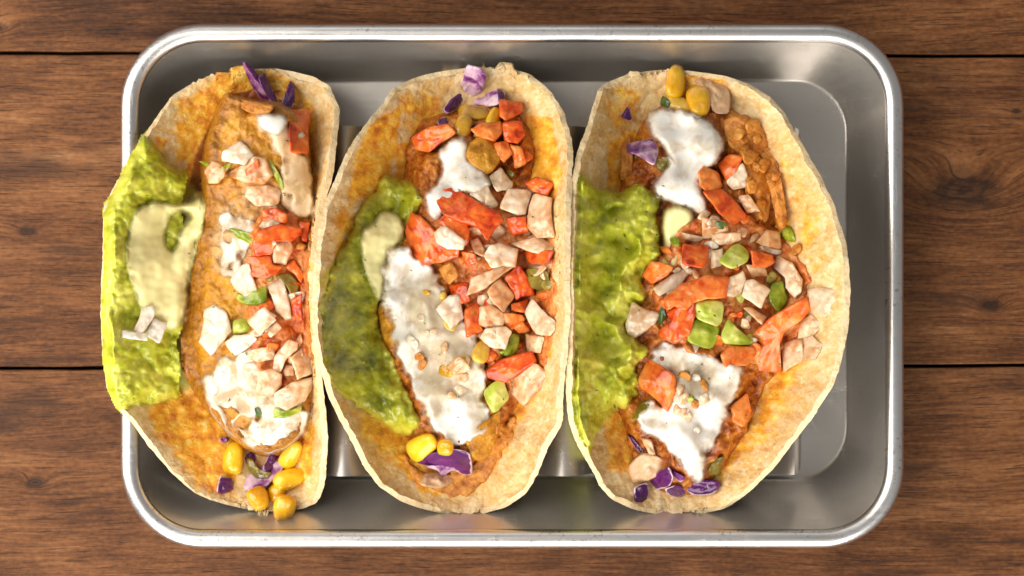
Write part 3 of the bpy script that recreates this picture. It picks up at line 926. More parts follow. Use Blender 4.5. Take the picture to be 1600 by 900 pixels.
drape('filling', t1, [(370, 165), (430, 150), (480, 180), (495, 300), (478, 450), (490, 600), (485, 690), (420, 720), (360, 690), (310, 600), (310, 480), (340, 300)], M['filling'], absolute=mound(400, 440, 130, 330, 0.026, 1), edge=30, lumps=(('f', 40, .003), ('b', 14, .0015)), seed=5)
drape('guacamole', t1, [(226, 203), (240, 232), (262, 258), (292, 272), (325, 292), (330, 330), (318, 420), (312, 480), (305, 540), (310, 590), (296, 607), (262, 622), (225, 626), (188, 640), (172, 622), (162, 604), (154, 562), (150, 515), (150, 470), (154, 430), (157, 395), (157, 332), (177, 292), (204, 246)],
      M['guac'], thick=0.0046, edge=34, lumps=GUAC_L, seed=11, rag=6, overhang=True, rimw=16)
fil = drape('fried_fillet', t1, [(347, 143), (372, 150), (400, 158), (446, 160), (480, 190), (492, 300), (482, 380), (480, 480), (488, 590), (484, 660), (455, 700), (412, 712), (372, 697), (330, 652), (300, 608), (284, 572), (283, 520), (292, 470), (297, 420), (309, 362), (318, 312), (311, 265), (326, 205)],
      M['fillet'], absolute=mound(400, 430, 170, 420, 0.0335, 2, 0.00002), edge=9, lumps=(('f', 70, .0022), ('f', 24, .0012)), rag=1.5, seed=21, rimw=42, thin=[([(350, 290), (440, 300), (470, 400), (400, 440), (350, 430), (325, 370)], 40, 1.0), ([(330, 560), (440, 540), (470, 600), (350, 600)], 30, .9)])
drape('crema', t1, [(345, 330), (380, 335), (408, 362), (390, 400), (376, 432), (345, 420), (338, 372)], M['crema_thin'], thick=.0008, edge=14, rag=9, patchy=.6, seed=132, smooth=6, flow=True)
drape('crema', t1, [(207, 332), (235, 311), (262, 314), (290, 320), (322, 303), (320, 350), (307, 392), (299, 425), (294, 470), (284, 512), (262, 522), (232, 502), (206, 462), (197, 412), (200, 370)], M['crema_green'], thick=0.0030, edge=16, lumps=(('f', 50, .0012),), seed=31, rag=3, smooth=9,
      holes=[[(266, 338), (288, 326), (302, 342), (282, 352), (270, 396), (257, 372)]], label='pale sauce tinted green on the guacamole flap')
drape('crema', t1, [(398, 178), (425, 172), (450, 178), (453, 205), (470, 235), (493, 262), (496, 320), (480, 345), (452, 342), (436, 318), (440, 270), (425, 222), (405, 205)], M['crema_tan'], thick=0.0016, edge=14, rag=7, patchy=.55, lumps=(('s', 30, .001),), seed=33, smooth=6)
drape('crema', t1, [(398, 180), (420, 174), (449, 178), (450, 200), (438, 214), (420, 212), (404, 198)], M['crema'], thick=0.0028, edge=9, seed=35, smooth=4, rag=2)
drape('crema', t1, [(312, 598), (328, 577), (352, 570), (378, 580), (370, 598), (350, 606), (344, 640), (356, 668), (378, 690), (350, 676), (328, 646)], M['crema_orange'], thick=0.0022, edge=11, lumps=(('f', 30, .001),), seed=37, smooth=6, rag=4)
drape('crema', t1, [(372, 694), (388, 672), (412, 655), (430, 640), (455, 636), (486, 640), (483, 668), (452, 703), (412, 711)], M['crema'], thick=0.0026, edge=11, lumps=(('f', 30, .001),), seed=38, smooth=6, rag=4, thin=[([(370, 690), (400, 655), (425, 660), (405, 700)], 24, .5)])
drape('crema', t1, [(328, 566), (380, 548), (430, 560), (470, 630), (476, 685), (420, 706), (366, 690), (330, 640)], M['crema_thin'], thick=.0012, edge=12, rag=9, patchy=.75, seed=139, smooth=7, flow=True)
drape('crema', t1, [(370, 572), (400, 560), (428, 585), (425, 625), (400, 640), (392, 610)], M['crema_thin'], thick=0.0014, edge=10, lumps=(('f', 30, .0008),), seed=39, smooth=6, rag=4)
# toppings
CP(t1, [(378, 96), (386, 102), (403, 120), (420, 148), (432, 166), (424, 166), (404, 150), (390, 128)], tilt=(0.4, -1.2), lift=.001)
CB(t1, [(380, 95), (392, 104), (404, 118), (412, 134), (402, 130), (390, 114)], tilt=(.4, -.8), lift=.002)
CB(t1, [(403, 121), (415, 114), (425, 140), (438, 164), (441, 174), (426, 162), (412, 142)], tilt=(-.8, -.5), lift=.002)
CB(t1, [(453, 126), (460, 140), (461, 160), (450, 176), (438, 166), (446, 148)], tilt=(.9, -.5), lift=.002)
chunk('chicken_piece', t1, [(372, 155), (395, 158), (430, 165), (420, 178), (395, 178), (378, 170)], M['chicken'], .003)
drape('salsa_pulp', t1, [(390, 340), (440, 325), (482, 350), (478, 500), (485, 600), (450, 645), (415, 600), (385, 520), (395, 430)], M['salsa'], thick=.0010, edge=14, rag=6, seed=93, smooth=3, lumps=(('b', 22, .0014), ('b', 11, .0009)))
scatter(t1, [(380, 330), (440, 320), (480, 350), (478, 500), (480, 600), (430, 640), (400, 560), (390, 440)], 26, 7)
T(t1, [(451, 174), (483, 170), (486, 177), (480, 202), (483, 240), (456, 238), (450, 208)])
O(t1, [(463, 212), (472, 206), (477, 212), (468, 220)], thick=.002)
O(t1, [(349, 236), (375, 220), (399, 241), (380, 258), (349, 251)])
OP(t1, [(319, 266), (332, 252), (353, 260), (351, 274), (342, 287), (326, 287)])
OP(t1, [(353, 272), (380, 258), (397, 244), (417, 247), (426, 274), (411, 288), (383, 284)])
T(t1, [(383, 266), (403, 248), (406, 258), (389, 284)], thick=.002)
GP(t1, [(418, 244), (425, 252), (444, 286), (443, 299), (436, 288), (422, 263)], thick=.0016)
GP(t1, [(308, 251), (328, 254), (325, 262)], thick=.0014)
GP(t1, [(345, 262), (352, 258), (364, 252), (356, 264), (350, 272)], thick=.0012)
OP(t1, [(385, 290), (420, 288), (440, 300), (432, 320), (400, 322), (384, 308)], thick=.003)
T(t1, [(409, 327), (432, 325), (449, 335), (447, 349), (410, 346)], thick=.003)
GP(t1, [(355, 357), (372, 358), (398, 368), (392, 382), (372, 372)], thick=.0014)
O(t1, [(401, 359), (410, 347), (430, 343), (443, 351), (425, 360), (405, 364)], thick=.003)
T(t1, [(466, 347), (485, 346), (480, 379), (472, 376)])
T(t1, [(393, 381), (403, 362), (437, 351), (469, 354), (469, 366), (456, 379), (433, 379), (425, 398), (398, 398)], thick=.005)
T(t1, [(384, 402), (422, 399), (427, 413), (442, 417), (427, 430), (415, 435), (395, 432), (389, 415)])
OP(t1, [(426, 391), (433, 377), (454, 376), (458, 388), (447, 415), (427, 410)])
T(t1, [(444, 418), (459, 404), (475, 428), (471, 442), (461, 428)], thick=.003)
OL(t1, [(425, 430), (452, 425), (469, 447), (456, 467), (447, 442)])
GP(t1, [(398, 435), (415, 437), (417, 476), (383, 476), (370, 467), (371, 458), (385, 464), (403, 452)])
O(t1, [(360, 437), (379, 414), (389, 413), (395, 435), (403, 452), (384, 465), (371, 457)])
T(t1, [(454, 469), (472, 459), (471, 501), (459, 494)])
O(t1, [(415, 440), (444, 437), (455, 496), (447, 500), (430, 486)], thick=.0045)
GP(t1, [(364, 500), (384, 497), (394, 518), (364, 523)], thick=.003)
O(t1, [(387, 502), (412, 478), (433, 501), (405, 525)], thick=.0045)
O(t1, [(412, 518), (432, 503), (440, 512), (425, 528)], thick=.003)
O(t1, [(320, 484), (337, 475), (351, 486), (356, 505), (360, 517), (349, 532), (333, 554), (310, 535), (316, 505)])
O(t1, [(351, 537), (366, 523), (393, 521), (401, 532), (390, 542), (368, 554), (361, 549)])
OP(t1, [(395, 548), (425, 540), (430, 560), (405, 568), (385, 558)], thick=.0025)
OP(t1, [(446, 571), (459, 571), (459, 586), (446, 589), (442, 581)], thick=.003)
OP(t1, [(428, 556), (451, 532), (465, 534), (465, 545), (446, 564), (439, 582), (427, 584)])
O(t1, [(453, 561), (473, 544), (498, 549), (503, 571), (486, 587), (464, 592), (459, 573)], thick=.0045)
OP(t1, [(406, 581), (423, 576), (439, 586), (439, 603), (427, 620), (398, 617), (400, 605)])
O(t1, [(432, 615), (456, 598), (486, 589), (489, 608), (476, 627), (446, 641), (431, 632)], thick=.0045)
GP(t1, [(415, 639), (422, 631), (437, 644), (451, 644), (470, 633), (470, 642), (451, 652), (427, 653)], thick=.0022)
DL(t1, [(397, 638), (404, 636), (409, 648), (403, 656)])
chunk('onion_piece', t1, [(222, 480), (242, 478), (240, 493), (222, 524), (209, 515)], M['onion_white'], follow=.3, lift=.0012, bend=.15, facets=1, tilt=(.0, .3))
chunk('onion_piece', t1, [(240, 495), (262, 507), (249, 535), (227, 524)], M['onion_white'], follow=.3, lift=.0012, bend=.15, facets=1, tilt=(.0, .3))
chunk('onion_piece', t1, [(189, 515), (231, 522), (229, 533), (191, 527)], M['onion_white'], follow=.3, lift=.0012, bend=.15, facets=1, tilt=(.0, .3), thick=.0028)
# end of the fold
CP(t1, [(370, 748), (392, 740), (440, 706), (446, 728), (412, 765), (384, 766)], thick=.003)
CB(t1, [(411, 729), (424, 705), (437, 704), (427, 730), (412, 746)])
CB(t1, [(392, 740), (382, 715), (392, 703), (402, 715)])
OL(t1, [(385, 715), (397, 718), (402, 735), (425, 738), (418, 747), (400, 748), (388, 735)])
CB(t1, [(338, 769), (344, 742), (364, 749), (366, 767), (349, 773)], thick=.004)
CB(t1, [(342, 686), (355, 682), (357, 690), (345, 693)])
kernel(t1, 365, 716, 52, 37, 8)
kernel(t1, 431, 768, 34, 30, 40)
kernel(t1, 454, 711, 50, 33, 28)
kernel(t1, 452, 748, 52, 36, 70)
kernel(t1, 404, 779, 38, 36, 160, lift=.002)
kernel(t1, 444, 796, 46, 40, 190, lift=.003)

# ================================================================== taco 2 (middle)
t2 = empty('taco', (-0.018, 0.0, 0.0045))
tag(t2, 'taco between the other two, heaped with diced tomato and onion beside a white sauce streak', 'taco', 'tacos in the tray')
tortilla(t2,
    [(104, 745), (112, 683), (122, 645), (139, 611), (160, 600), (190, 573), (228, 547), (266, 529), (316, 508), (367, 496), (418, 491), (460, 488), (500, 487), (551, 492), (613, 511), (644, 525), (689, 548), (733, 570), (760, 592), (782, 623), (796, 660), (806, 715)],
    [(104, 745), (107, 797), (116, 830), (143, 860), (173, 881), (207, 891), (236, 896), (300, 893), (430, 891), (484, 892), (560, 886), (620, 880), (653, 881), (676, 871), (707, 853), (742, 840), (771, 822), (793, 791), (805, 745), (806, 715)],
    [(104, 735), (450, 712), (806, 715)], 0.047, 0.048, 1.32, 1.42, 0.0062, 0.0065, 8,
    stains_and_shade=[([(570, 195), (618, 168), (610, 235), (592, 300), (540, 305), (548, 250)], 18, 1.1), ([(625, 235), (670, 215), (690, 300), (625, 310)], 40, 1.6), ([(825, 180), (868, 190), (882, 270), (868, 330), (850, 300), (830, 250)], 22, .9), ([(590, 650), (650, 670), (760, 640), (800, 600), (850, 540), (862, 560), (800, 690), (740, 765), (660, 768), (615, 720)], 34, .95), ([(855, 380), (870, 380), (872, 560), (850, 560)], 12, .8), ([(520, 640), (600, 640), (640, 720), (590, 720)], 40, .55), ([(620, 150), (700, 130), (690, 200), (630, 230)], 60, .55), ([(510, 330), (550, 300), (545, 380), (510, 420)], 30, .5)],  # strongest patch: dark sauce plus painted shade of the hollow beside the filling
    greens=[([(490, 430), (540, 380), (600, 600), (560, 640), (505, 590)], 20, 1.0)])
drape('filling', t2, [(640, 195), (700, 175), (800, 150), (845, 240), (868, 300), (875, 450), (858, 560), (800, 640), (745, 730), (680, 740), (615, 660), (575, 560), (590, 400), (630, 300)], M['filling'], absolute=mound(730, 470, 170, 350, 0.028, 3), edge=40, lumps=(('f', 40, .0035), ('b', 14, .0016)), seed=45)
drape('guacamole', t2, [(602, 273), (620, 275), (640, 286), (656, 302), (659, 313), (652, 332), (640, 352), (618, 400), (610, 440), (596, 470), (588, 490), (601, 538), (622, 573), (634, 618), (648, 640), (660, 665), (637, 684), (604, 668), (586, 650), (560, 636), (530, 610), (508, 580), (490, 528), (486, 490), (500, 478), (512, 435), (526, 408), (530, 387), (549, 365), (556, 341), (563, 326), (580, 306), (586, 292)],
      M['guac_dark'], thick=0.0046, edge=28, lumps=(('b', 56, 0.0030), ('b', 24, 0.0016), ('b', 12, 0.0005), ('s', 80, 0.0030)), seed=51, rimw=15, rag=5, stain_shade=[([(486, 488), (500, 488), (506, 540), (490, 540)], 8, .8)])
MP(t2, [(590, 482), (603, 468), (622, 500), (628, 545), (612, 568), (600, 535)], mat='fillet', thick=.004)
drape('crema', t2, [(585, 345), (600, 328), (620, 330), (630, 350), (632, 372), (612, 395), (604, 425), (602, 462), (590, 472), (575, 440), (563, 400), (562, 365)], M['crema_green'], thick=.0028, edge=12, seed=53, smooth=7, lumps=(('f', 40, .001),), label='pale sauce tinted green over the guacamole')
drape('crema', t2, [(598, 405), (612, 376), (640, 374), (655, 395), (680, 420), (695, 450), (712, 480), (735, 505), (748, 540), (762, 565), (765, 590), (757, 615), (772, 645), (766, 672), (740, 691), (702, 692), (668, 674), (656, 645), (640, 600), (624, 562), (614, 520), (598, 480), (593, 440)], M['crema'], thick=.0042, edge=15, seed=55, rag=8, smooth=13, lumps=(('s', 46, .0040), ('s', 22, .0010)), flow=True, thin=[([(640, 440), (700, 440), (745, 560), (750, 620), (680, 640), (650, 560)], 40, .62)])
scatter(t2, [(660, 220), (720, 180), (810, 170), (830, 280), (780, 300), (700, 250)], 10, 4, ('tomato', 'tomato', 'olive', 'cabbage'))
drape('salsa_pulp', t2, [(650, 340), (690, 305), (780, 285), (850, 290), (868, 400), (864, 520), (838, 600), (770, 600), (735, 500), (700, 420)], M['salsa'], thick=.0012, edge=14, rag=6, seed=91, smooth=3, lumps=(('b', 22, .0016), ('b', 11, .0010)))
scatter(t2, [(690, 330), (780, 290), (850, 300), (866, 400), (860, 520), (830, 590), (760, 590), (740, 480)], 60, 3, ('tomato', 'onion', 'onion_pink', 'tomato', 'onion_pink', 'olive'))
kernel(t2, 740, 176, 48, 27, 95, 'corn_olive')
kernel(t2, 772, 184, 34, 26, 20, 'corn')
kernel(t2, 724, 196, 36, 32, 15, 'corn_olive', lift=.001)
scatter(t2, [(630, 440), (690, 440), (740, 540), (745, 610), (690, 630), (640, 560)], 16, 13, ('chicken', 'onion_pink', 'corn_olive', 'onion'), -.0016)
CB(t2, [(684, 189), (695, 182), (700, 194), (687, 198)])
OP(t2, [(685, 98), (719, 98), (720, 122), (695, 125), (685, 114)])
CP(t2, [(729, 101), (751, 107), (760, 119), (753, 141), (734, 157), (718, 158), (722, 140), (716, 135), (724, 122)], tilt=(.3, -1.0), thick=.003)
CB(t2, [(724, 138), (728, 150), (716, 164), (700, 179), (692, 170), (706, 154)], thick=.003)
CP(t2, [(732, 159), (751, 147), (777, 139), (787, 148), (781, 162), (766, 167), (745, 164)], thick=.003)
CB(t2, [(777, 137), (790, 144), (788, 156), (779, 160)], thick=.003)
T(t2, [(644, 215), (668, 197), (700, 194), (713, 210), (687, 223), (671, 237), (649, 234)], lift=.003)
T(t2, [(736, 202), (753, 191), (783, 191), (785, 207), (772, 221), (745, 213)], lift=.002)
T(t2, [(780, 155), (815, 158), (817, 175), (793, 189), (781, 181)], lift=.002)
T(t2, [(785, 191), (815, 189), (820, 210), (809, 226), (788, 221)], lift=.002)
T(t2, [(771, 223), (793, 221), (801, 239), (788, 255), (777, 245)], lift=.002)
T(t2, [(796, 225), (815, 230), (822, 255), (805, 265)], lift=.001)
drape('crema', t2, [(683, 238), (700, 213), (729, 215), (735, 245), (763, 268), (770, 292), (740, 306), (714, 302), (696, 333), (680, 352), (667, 340), (661, 302), (687, 278), (693, 257)], M['crema'], thick=.0046, edge=12, seed=57, smooth=10, rag=4, lumps=(('s', 40, .0016),), flow=True)
MP(t2, [(728, 229), (745, 215), (761, 209), (772, 221), (783, 250), (764, 274), (740, 261), (729, 247)], mat='fillet', thick=.0055)
O(t2, [(764, 277), (783, 261), (801, 285), (799, 295), (777, 298)], lift=.002)
O(t2, [(735, 303), (759, 287), (780, 319), (772, 327), (755, 318)])
T(t2, [(818, 287), (839, 276), (864, 287), (856, 308), (830, 299)], lift=.003)
O(t2, [(780, 323), (794, 297), (830, 297), (822, 337), (809, 338)], lift=.003)
OP(t2, [(830, 304), (862, 310), (866, 371), (839, 371), (826, 354)], lift=.003)
T(t2, [(790, 340), (822, 338), (826, 362), (800, 368)], lift=.001)
T(t2, [(685, 347), (700, 331), (724, 336), (733, 360), (732, 381), (720, 384), (700, 365)], lift=.001)
T(t2, [(679, 302), (707, 295), (724, 300), (778, 331), (785, 345), (771, 360), (760, 376), (748, 354), (732, 349), (716, 345), (694, 336), (684, 320)], thick=.005, lift=.001)
T(t2, [(633, 361), (643, 334), (659, 338), (676, 354), (684, 363), (716, 393), (714, 404), (689, 409), (662, 411), (642, 395)], thick=.005)
O(t2, [(677, 365), (694, 352), (710, 360), (727, 377), (721, 392), (700, 388), (684, 379)], lift=.001)
MP(t2, [(683, 420), (705, 408), (718, 428), (702, 446)], mat='chicken', lift=.001)
OP(t2, [(733, 376), (748, 371), (758, 388), (756, 402), (742, 395)])
T(t2, [(720, 392), (742, 396), (746, 410), (728, 416)], thick=.003)
OL(t2, [(820, 420), (856, 420), (858, 450), (830, 452)], thick=.002)
T(t2, [(818, 394), (864, 390), (860, 413), (830, 413)], lift=.003)
O(t2, [(797, 380), (843, 369), (866, 384), (860, 401), (826, 392)], lift=.002, thick=.003)
T(t2, [(700, 446), (730, 440), (735, 470), (712, 478)], thick=.003)
T(t2, [(788, 434), (810, 416), (830, 440), (836, 460), (818, 464), (806, 470), (796, 446)], lift=.002)
O(t2, [(757, 400), (764, 382), (780, 378), (811, 392), (804, 416), (786, 414), (768, 419)], lift=.002)
T(t2, [(798, 474), (826, 468), (820, 488), (800, 486)], lift=.001)
OP(t2, [(728, 463), (738, 432), (780, 418), (804, 416), (786, 428), (756, 452)], lift=.001, thick=.003)
T(t2, [(726, 482), (746, 473), (752, 484), (750, 508), (756, 516), (728, 528)], lift=.001)
OP(t2, [(746, 508), (750, 480), (770, 476), (789, 492), (786, 508), (764, 513)], lift=.001)
OP(t2, [(761, 456), (780, 434), (803, 458), (803, 466), (787, 488), (768, 472)], lift=.001)
T(t2, [(789, 488), (816, 492), (820, 502), (800, 516), (786, 506)], lift=.001)
O(t2, [(819, 492), (832, 468), (868, 502), (868, 516), (860, 524), (838, 520)], lift=.002)
OP(t2, [(822, 522), (850, 526), (846, 552), (824, 550)], lift=.001)
T(t2, [(802, 512), (816, 502), (830, 518), (810, 522)])
kernel(t2, 752, 550, 36, 30, 20, 'corn_olive')
GP(t2, [(790, 546), (798, 520), (811, 524), (810, 546), (796, 559), (778, 550)], lift=.001)
O(t2, [(750, 528), (760, 514), (788, 509), (798, 518), (794, 536), (790, 546), (764, 542)], lift=.001, thick=.0042)
O(t2, [(682, 484), (702, 462), (716, 458), (727, 498), (702, 513)])
OP(t2, [(698, 573), (720, 556), (736, 578), (711, 587)], thick=.0025)
T(t2, [(751, 582), (782, 564), (831, 547), (838, 564), (791, 600), (764, 591)], lift=.001)
OP(t2, [(793, 604), (804, 591), (836, 569), (858, 582), (853, 600), (818, 636)], lift=.001)
GP(t2, [(753, 611), (787, 587), (789, 604), (796, 622), (771, 649)], lift=.002, thick=.003)
MP(t2, [(728, 690), (745, 668), (770, 650), (782, 640), (776, 690), (760, 716), (740, 718)], mat='fillet', thick=.004)
drape('chicken_sauce', t2, [(628, 700), (655, 735), (690, 740), (740, 728), (768, 690), (790, 650), (812, 640), (790, 700), (762, 752), (715, 776), (668, 770), (640, 745)], M['chicken'], thick=.0010, edge=12, rag=7, seed=141, smooth=3, lumps=(('b', 14, .0008),))
CB(t2, [(651, 724), (676, 707), (711, 702), (733, 707), (738, 742), (722, 742), (707, 729), (689, 730)], thick=.003)
CP(t2, [(660, 728), (690, 727), (715, 720), (732, 724), (734, 742), (720, 740), (708, 731), (692, 747), (686, 735)], thick=.0018)
MP(t2, [(655, 758), (664, 740), (690, 738), (712, 748), (690, 764)], mat='meat_pale', thick=.003)
kernel(t2, 660, 698, 50, 42, 60, lift=.001)
kernel(t2, 696, 699, 26, 26, 5, lift=.001, taper=.95)

# ================================================================== taco 3 (right)
t3 = empty('taco', (0.048, 0.0, 0.0045))
tag(t3, 'taco with a broad bare tortilla side and white sauce at both ends', 'taco', 'tacos in the tray')
tortilla(t3,
    [(108, 1045), (112, 1005), (118, 976), (128, 950), (141, 934), (194, 917), (240, 901), (266, 895), (300, 891), (400, 887), (440, 886), (500, 887), (600, 884), (653, 887), (689, 898), (729, 923), (760, 937), (782, 959), (798, 994), (807, 1050)],
    [(108, 1045), (110, 1073), (118, 1132), (133, 1174), (154, 1208), (181, 1229), (219, 1250), (262, 1275), (312, 1301), (363, 1318), (401, 1326), (452, 1329), (467, 1329), (515, 1326), (573, 1313), (604, 1301), (653, 1270), (693, 1239), (733, 1208), (769, 1172), (795, 1132), (804, 1088), (807, 1050)],
    [(108, 1060), (450, 1075), (807, 1050)], 0.047, 0.045, 1.36, 1.10, 0.0062, 0.0065, 14,
    stains_and_shade=[([(1050, 105), (1130, 115), (1140, 180), (1050, 175)], 30, .8), ([(950, 225), (985, 205), (990, 300), (945, 290)], 24, 1.0), ([(975, 245), (1030, 235), (1030, 300), (970, 300)], 24, 1.7), ([(1140, 180), (1185, 195), (1235, 330), (1245, 380), (1200, 360)], 24, .9), ([(940, 640), (985, 655), (990, 740), (945, 730)], 28, 1.0), ([(1130, 600), (1180, 600), (1170, 700), (1130, 750)], 26, .85), ([(1200, 560), (1270, 560), (1220, 680), (1150, 740)], 50, .5), ([(1230, 250), (1290, 330), (1300, 450), (1255, 400)], 50, .42), ([(940, 150), (1010, 130), (1000, 200), (940, 230)], 50, .5)],  # strongest patch darkens the hollow below the cabbage with painted shade, besides sauce
    greens=[([(892, 290), (950, 310), (980, 620), (925, 680), (890, 640), (885, 400)], 24, .8)])
drape('filling', t3, [(975, 245), (1020, 165), (1110, 145), (1165, 185), (1225, 260), (1255, 370), (1280, 470), (1250, 550), (1190, 600), (1175, 660), (1130, 730), (1100, 770), (1030, 775), (980, 705), (950, 560), (950, 400), (965, 310)], M['filling'], absolute=mound(1090, 460, 190, 350, 0.028, 4), edge=40, lumps=(('f', 40, .0035), ('b', 14, .0016)), seed=65)
drape('guacamole', t3, [(900, 264), (919, 279), (932, 293), (951, 299), (966, 304), (985, 292), (998, 288), (1013, 293), (1033, 306), (1028, 322), (1025, 356), (1030, 392), (1010, 420), (1004, 445), (1012, 470), (990, 482), (980, 520), (1000, 535), (1016, 548), (994, 573), (997, 612), (981, 640), (952, 632), (938, 662), (924, 702), (912, 714), (898, 678), (882, 610), (883, 551), (888, 484), (887, 400), (889, 330), (893, 290)],
      M['guac'], thick=0.0060, edge=34, lumps=(('b', 60, 0.0062), ('b', 27, 0.0036), ('b', 13, 0.0009), ('r', 70, 0.0050)), seed=71, rag=6, rimw=14)
MP(t3, [(968, 222), (984, 210), (990, 250), (985, 285), (968, 280), (972, 250)], thick=.004)
MP(t3, [(1080, 125), (1100, 113), (1130, 122), (1141, 150), (1138, 178), (1112, 175), (1105, 145)], mat='meat_pale', thick=.005)
kernel(t3, 1062, 162, 50, 27, 110, 'corn_olive')
kernel(t3, 1056, 127, 52, 34, 5, 'corn', lift=.001)
kernel(t3, 1092, 158, 48, 42, 170, 'corn', lift=.001)
DL(t3, [(1031, 165), (1035, 148), (1048, 160), (1045, 168)])
MP(t3, [(1130, 188), (1165, 178), (1197, 205), (1203, 240), (1165, 245), (1140, 232)], lift=.001)
MP(t3, [(1150, 240), (1190, 245), (1204, 300), (1200, 345), (1172, 352), (1165, 290)], lift=.001)
MP(t3, [(1185, 236), (1203, 232), (1216, 260), (1229, 330), (1228, 352), (1216, 357), (1206, 310), (1195, 270)], lift=.002)
scatter(t3, [(1135, 185), (1170, 180), (1200, 220), (1226, 300), (1226, 350), (1190, 350), (1170, 290), (1150, 240)], 16, 8, ('chicken',))
CB(t3, [(970, 182), (982, 162), (989, 190), (976, 186)])
CP(t3, [(980, 224), (1009, 219), (1022, 215), (1029, 236), (1022, 260), (997, 242), (980, 239)], lift=.002, thick=.003)
OL(t3, [(1024, 248), (1045, 244), (1055, 256), (1038, 268), (1026, 265)])
drape('crema', t3, [(1004, 186), (1018, 171), (1052, 166), (1090, 176), (1119, 196), (1133, 228), (1124, 247), (1108, 266), (1094, 284), (1112, 335), (1090, 338), (1073, 325), (1047, 322), (1024, 303), (1015, 288), (1045, 262), (1040, 245), (1030, 228), (1016, 204)], M['crema'], thick=.0052, edge=15, seed=73, smooth=11, rag=4, lumps=(('s', 52, .0030), ('s', 26, .0004)), flow=True)
drape('crema', t3, [(1030, 326), (1060, 318), (1088, 332), (1084, 350), (1068, 365), (1064, 412), (1045, 420), (1034, 382)], M['crema_green'], thick=.0036, edge=11, seed=75, smooth=6, rag=2)
drape('crema', t3, [(1012, 545), (1035, 538), (1060, 542), (1100, 545), (1130, 558), (1168, 572), (1157, 602), (1142, 637), (1128, 672), (1112, 692), (1108, 722), (1104, 742), (1092, 752), (1078, 746), (1060, 729), (1040, 702), (1015, 677), (992, 662), (998, 640), (1014, 626), (1035, 640), (1050, 600), (1025, 572)], M['crema'], thick=.0042, edge=14, seed=77, smooth=12, rag=8, lumps=(('s', 46, .0042), ('s', 22, .0010)), flow=True, thin=[([(1040, 570), (1110, 570), (1120, 620), (1060, 640)], 24, .6)])
drape('salsa_pulp', t3, [(1040, 380), (1090, 340), (1150, 330), (1200, 355), (1245, 390), (1270, 465), (1220, 570), (1130, 560), (1035, 535), (1015, 450)], M['salsa'], thick=.0012, edge=14, rag=6, seed=92, smooth=3, lumps=(('b', 22, .0016), ('b', 11, .0010)))
scatter(t3, [(1050, 340), (1130, 300), (1180, 350), (1235, 390), (1255, 470), (1200, 560), (1100, 550), (1040, 530), (1020, 440)], 64, 5, ('tomato', 'onion', 'onion_pink', 'tomato', 'onion_pink', 'pepper'))
scatter(t3, [(1040, 580), (1130, 580), (1120, 650), (1080, 700), (1040, 660)], 12, 14, ('chicken', 'onion_pink', 'pepper', 'onion'), -.0016)
OP(t3, [(1095, 340), (1135, 345), (1140, 365), (1100, 372)], thick=.003)
DL(t3, [(1108, 350), (1122, 344), (1138, 350), (1128, 360)])
T(t3, [(1090, 270), (1100, 259), (1123, 270), (1128, 291), (1111, 304), (1094, 291)], lift=.001)
T(t3, [(1121, 257), (1140, 240), (1161, 245), (1153, 266), (1136, 285)], lift=.001)
O(t3, [(1134, 285), (1161, 253), (1168, 272), (1166, 293), (1145, 295)], lift=.001, thick=.003)
T(t3, [(1111, 316), (1098, 300), (1128, 295), (1145, 310), (1168, 338), (1145, 352), (1123, 333)], lift=.001)
OP(t3, [(1153, 308), (1170, 304), (1189, 331), (1166, 333)], thick=.003)
OP(t3, [(1113, 367), (1156, 362), (1158, 376), (1138, 384), (1113, 382)], thick=.003)
T(t3, [(1067, 381), (1107, 384), (1107, 407), (1098, 418), (1066, 413)], lift=.001)
O(t3, [(1064, 362), (1102, 371), (1091, 378), (1071, 376)], thick=.0025)
OP(t3, [(1112, 392), (1130, 388), (1128, 415), (1110, 420)], thick=.003)
OP(t3, [(1182, 380), (1198, 357), (1218, 363), (1221, 389), (1192, 383)], thick=.003, lift=.001)
GP(t3, [(1122, 409), (1138, 389), (1153, 379), (1171, 395), (1168, 409), (1143, 421)], lift=.002)
T(t3, [(1172, 392), (1184, 392), (1207, 399), (1210, 411), (1195, 419), (1177, 415)], lift=.002)
O(t3, [(1187, 386), (1192, 383), (1223, 392), (1220, 399), (1190, 392)], thick=.0025)
GP(t3, [(1218, 367), (1233, 346), (1245, 378), (1230, 376)], thick=.0025)
MP(t3, [(1237, 386), (1250, 378), (1253, 391), (1239, 402)], thick=.003)
OP(t3, [(1165, 412), (1195, 418), (1200, 432), (1175, 434)], thick=.003)
OL(t3, [(1195, 438), (1204, 421), (1218, 432), (1204, 446)])
O(t3, [(1207, 415), (1216, 402), (1239, 412), (1253, 435), (1252, 456), (1242, 467), (1227, 450), (1227, 435)], lift=.001)
GP(t3, [(1200, 467), (1204, 444), (1224, 438), (1227, 456), (1233, 467), (1216, 490)], lift=.001)
T(t3, [(1002, 431), (1018, 408), (1033, 409), (1051, 418), (1042, 431), (1020, 444)], lift=.001)
T(t3, [(1042, 489), (1056, 478), (1084, 471), (1087, 493), (1076, 524), (1053, 538), (1031, 524), (1031, 516), (1049, 502)], lift=.001, thick=.005)
T(t3, [(1037, 467), (1064, 444), (1084, 438), (1104, 428), (1139, 433), (1132, 467), (1104, 467), (1084, 473), (1073, 484), (1056, 478), (1044, 484)], lift=.001, thick=.005)
O(t3, [(1021, 449), (1049, 429), (1080, 417), (1080, 424), (1058, 451), (1029, 463)], thick=.003)
O(t3, [(977, 507), (987, 473), (1031, 491), (1022, 509), (991, 529), (981, 522)])
DL(t3, [(1027, 489), (1038, 476), (1042, 498), (1029, 509)])
O(t3, [(1133, 464), (1140, 432), (1161, 424), (1166, 438), (1158, 456), (1146, 463)], lift=.001)
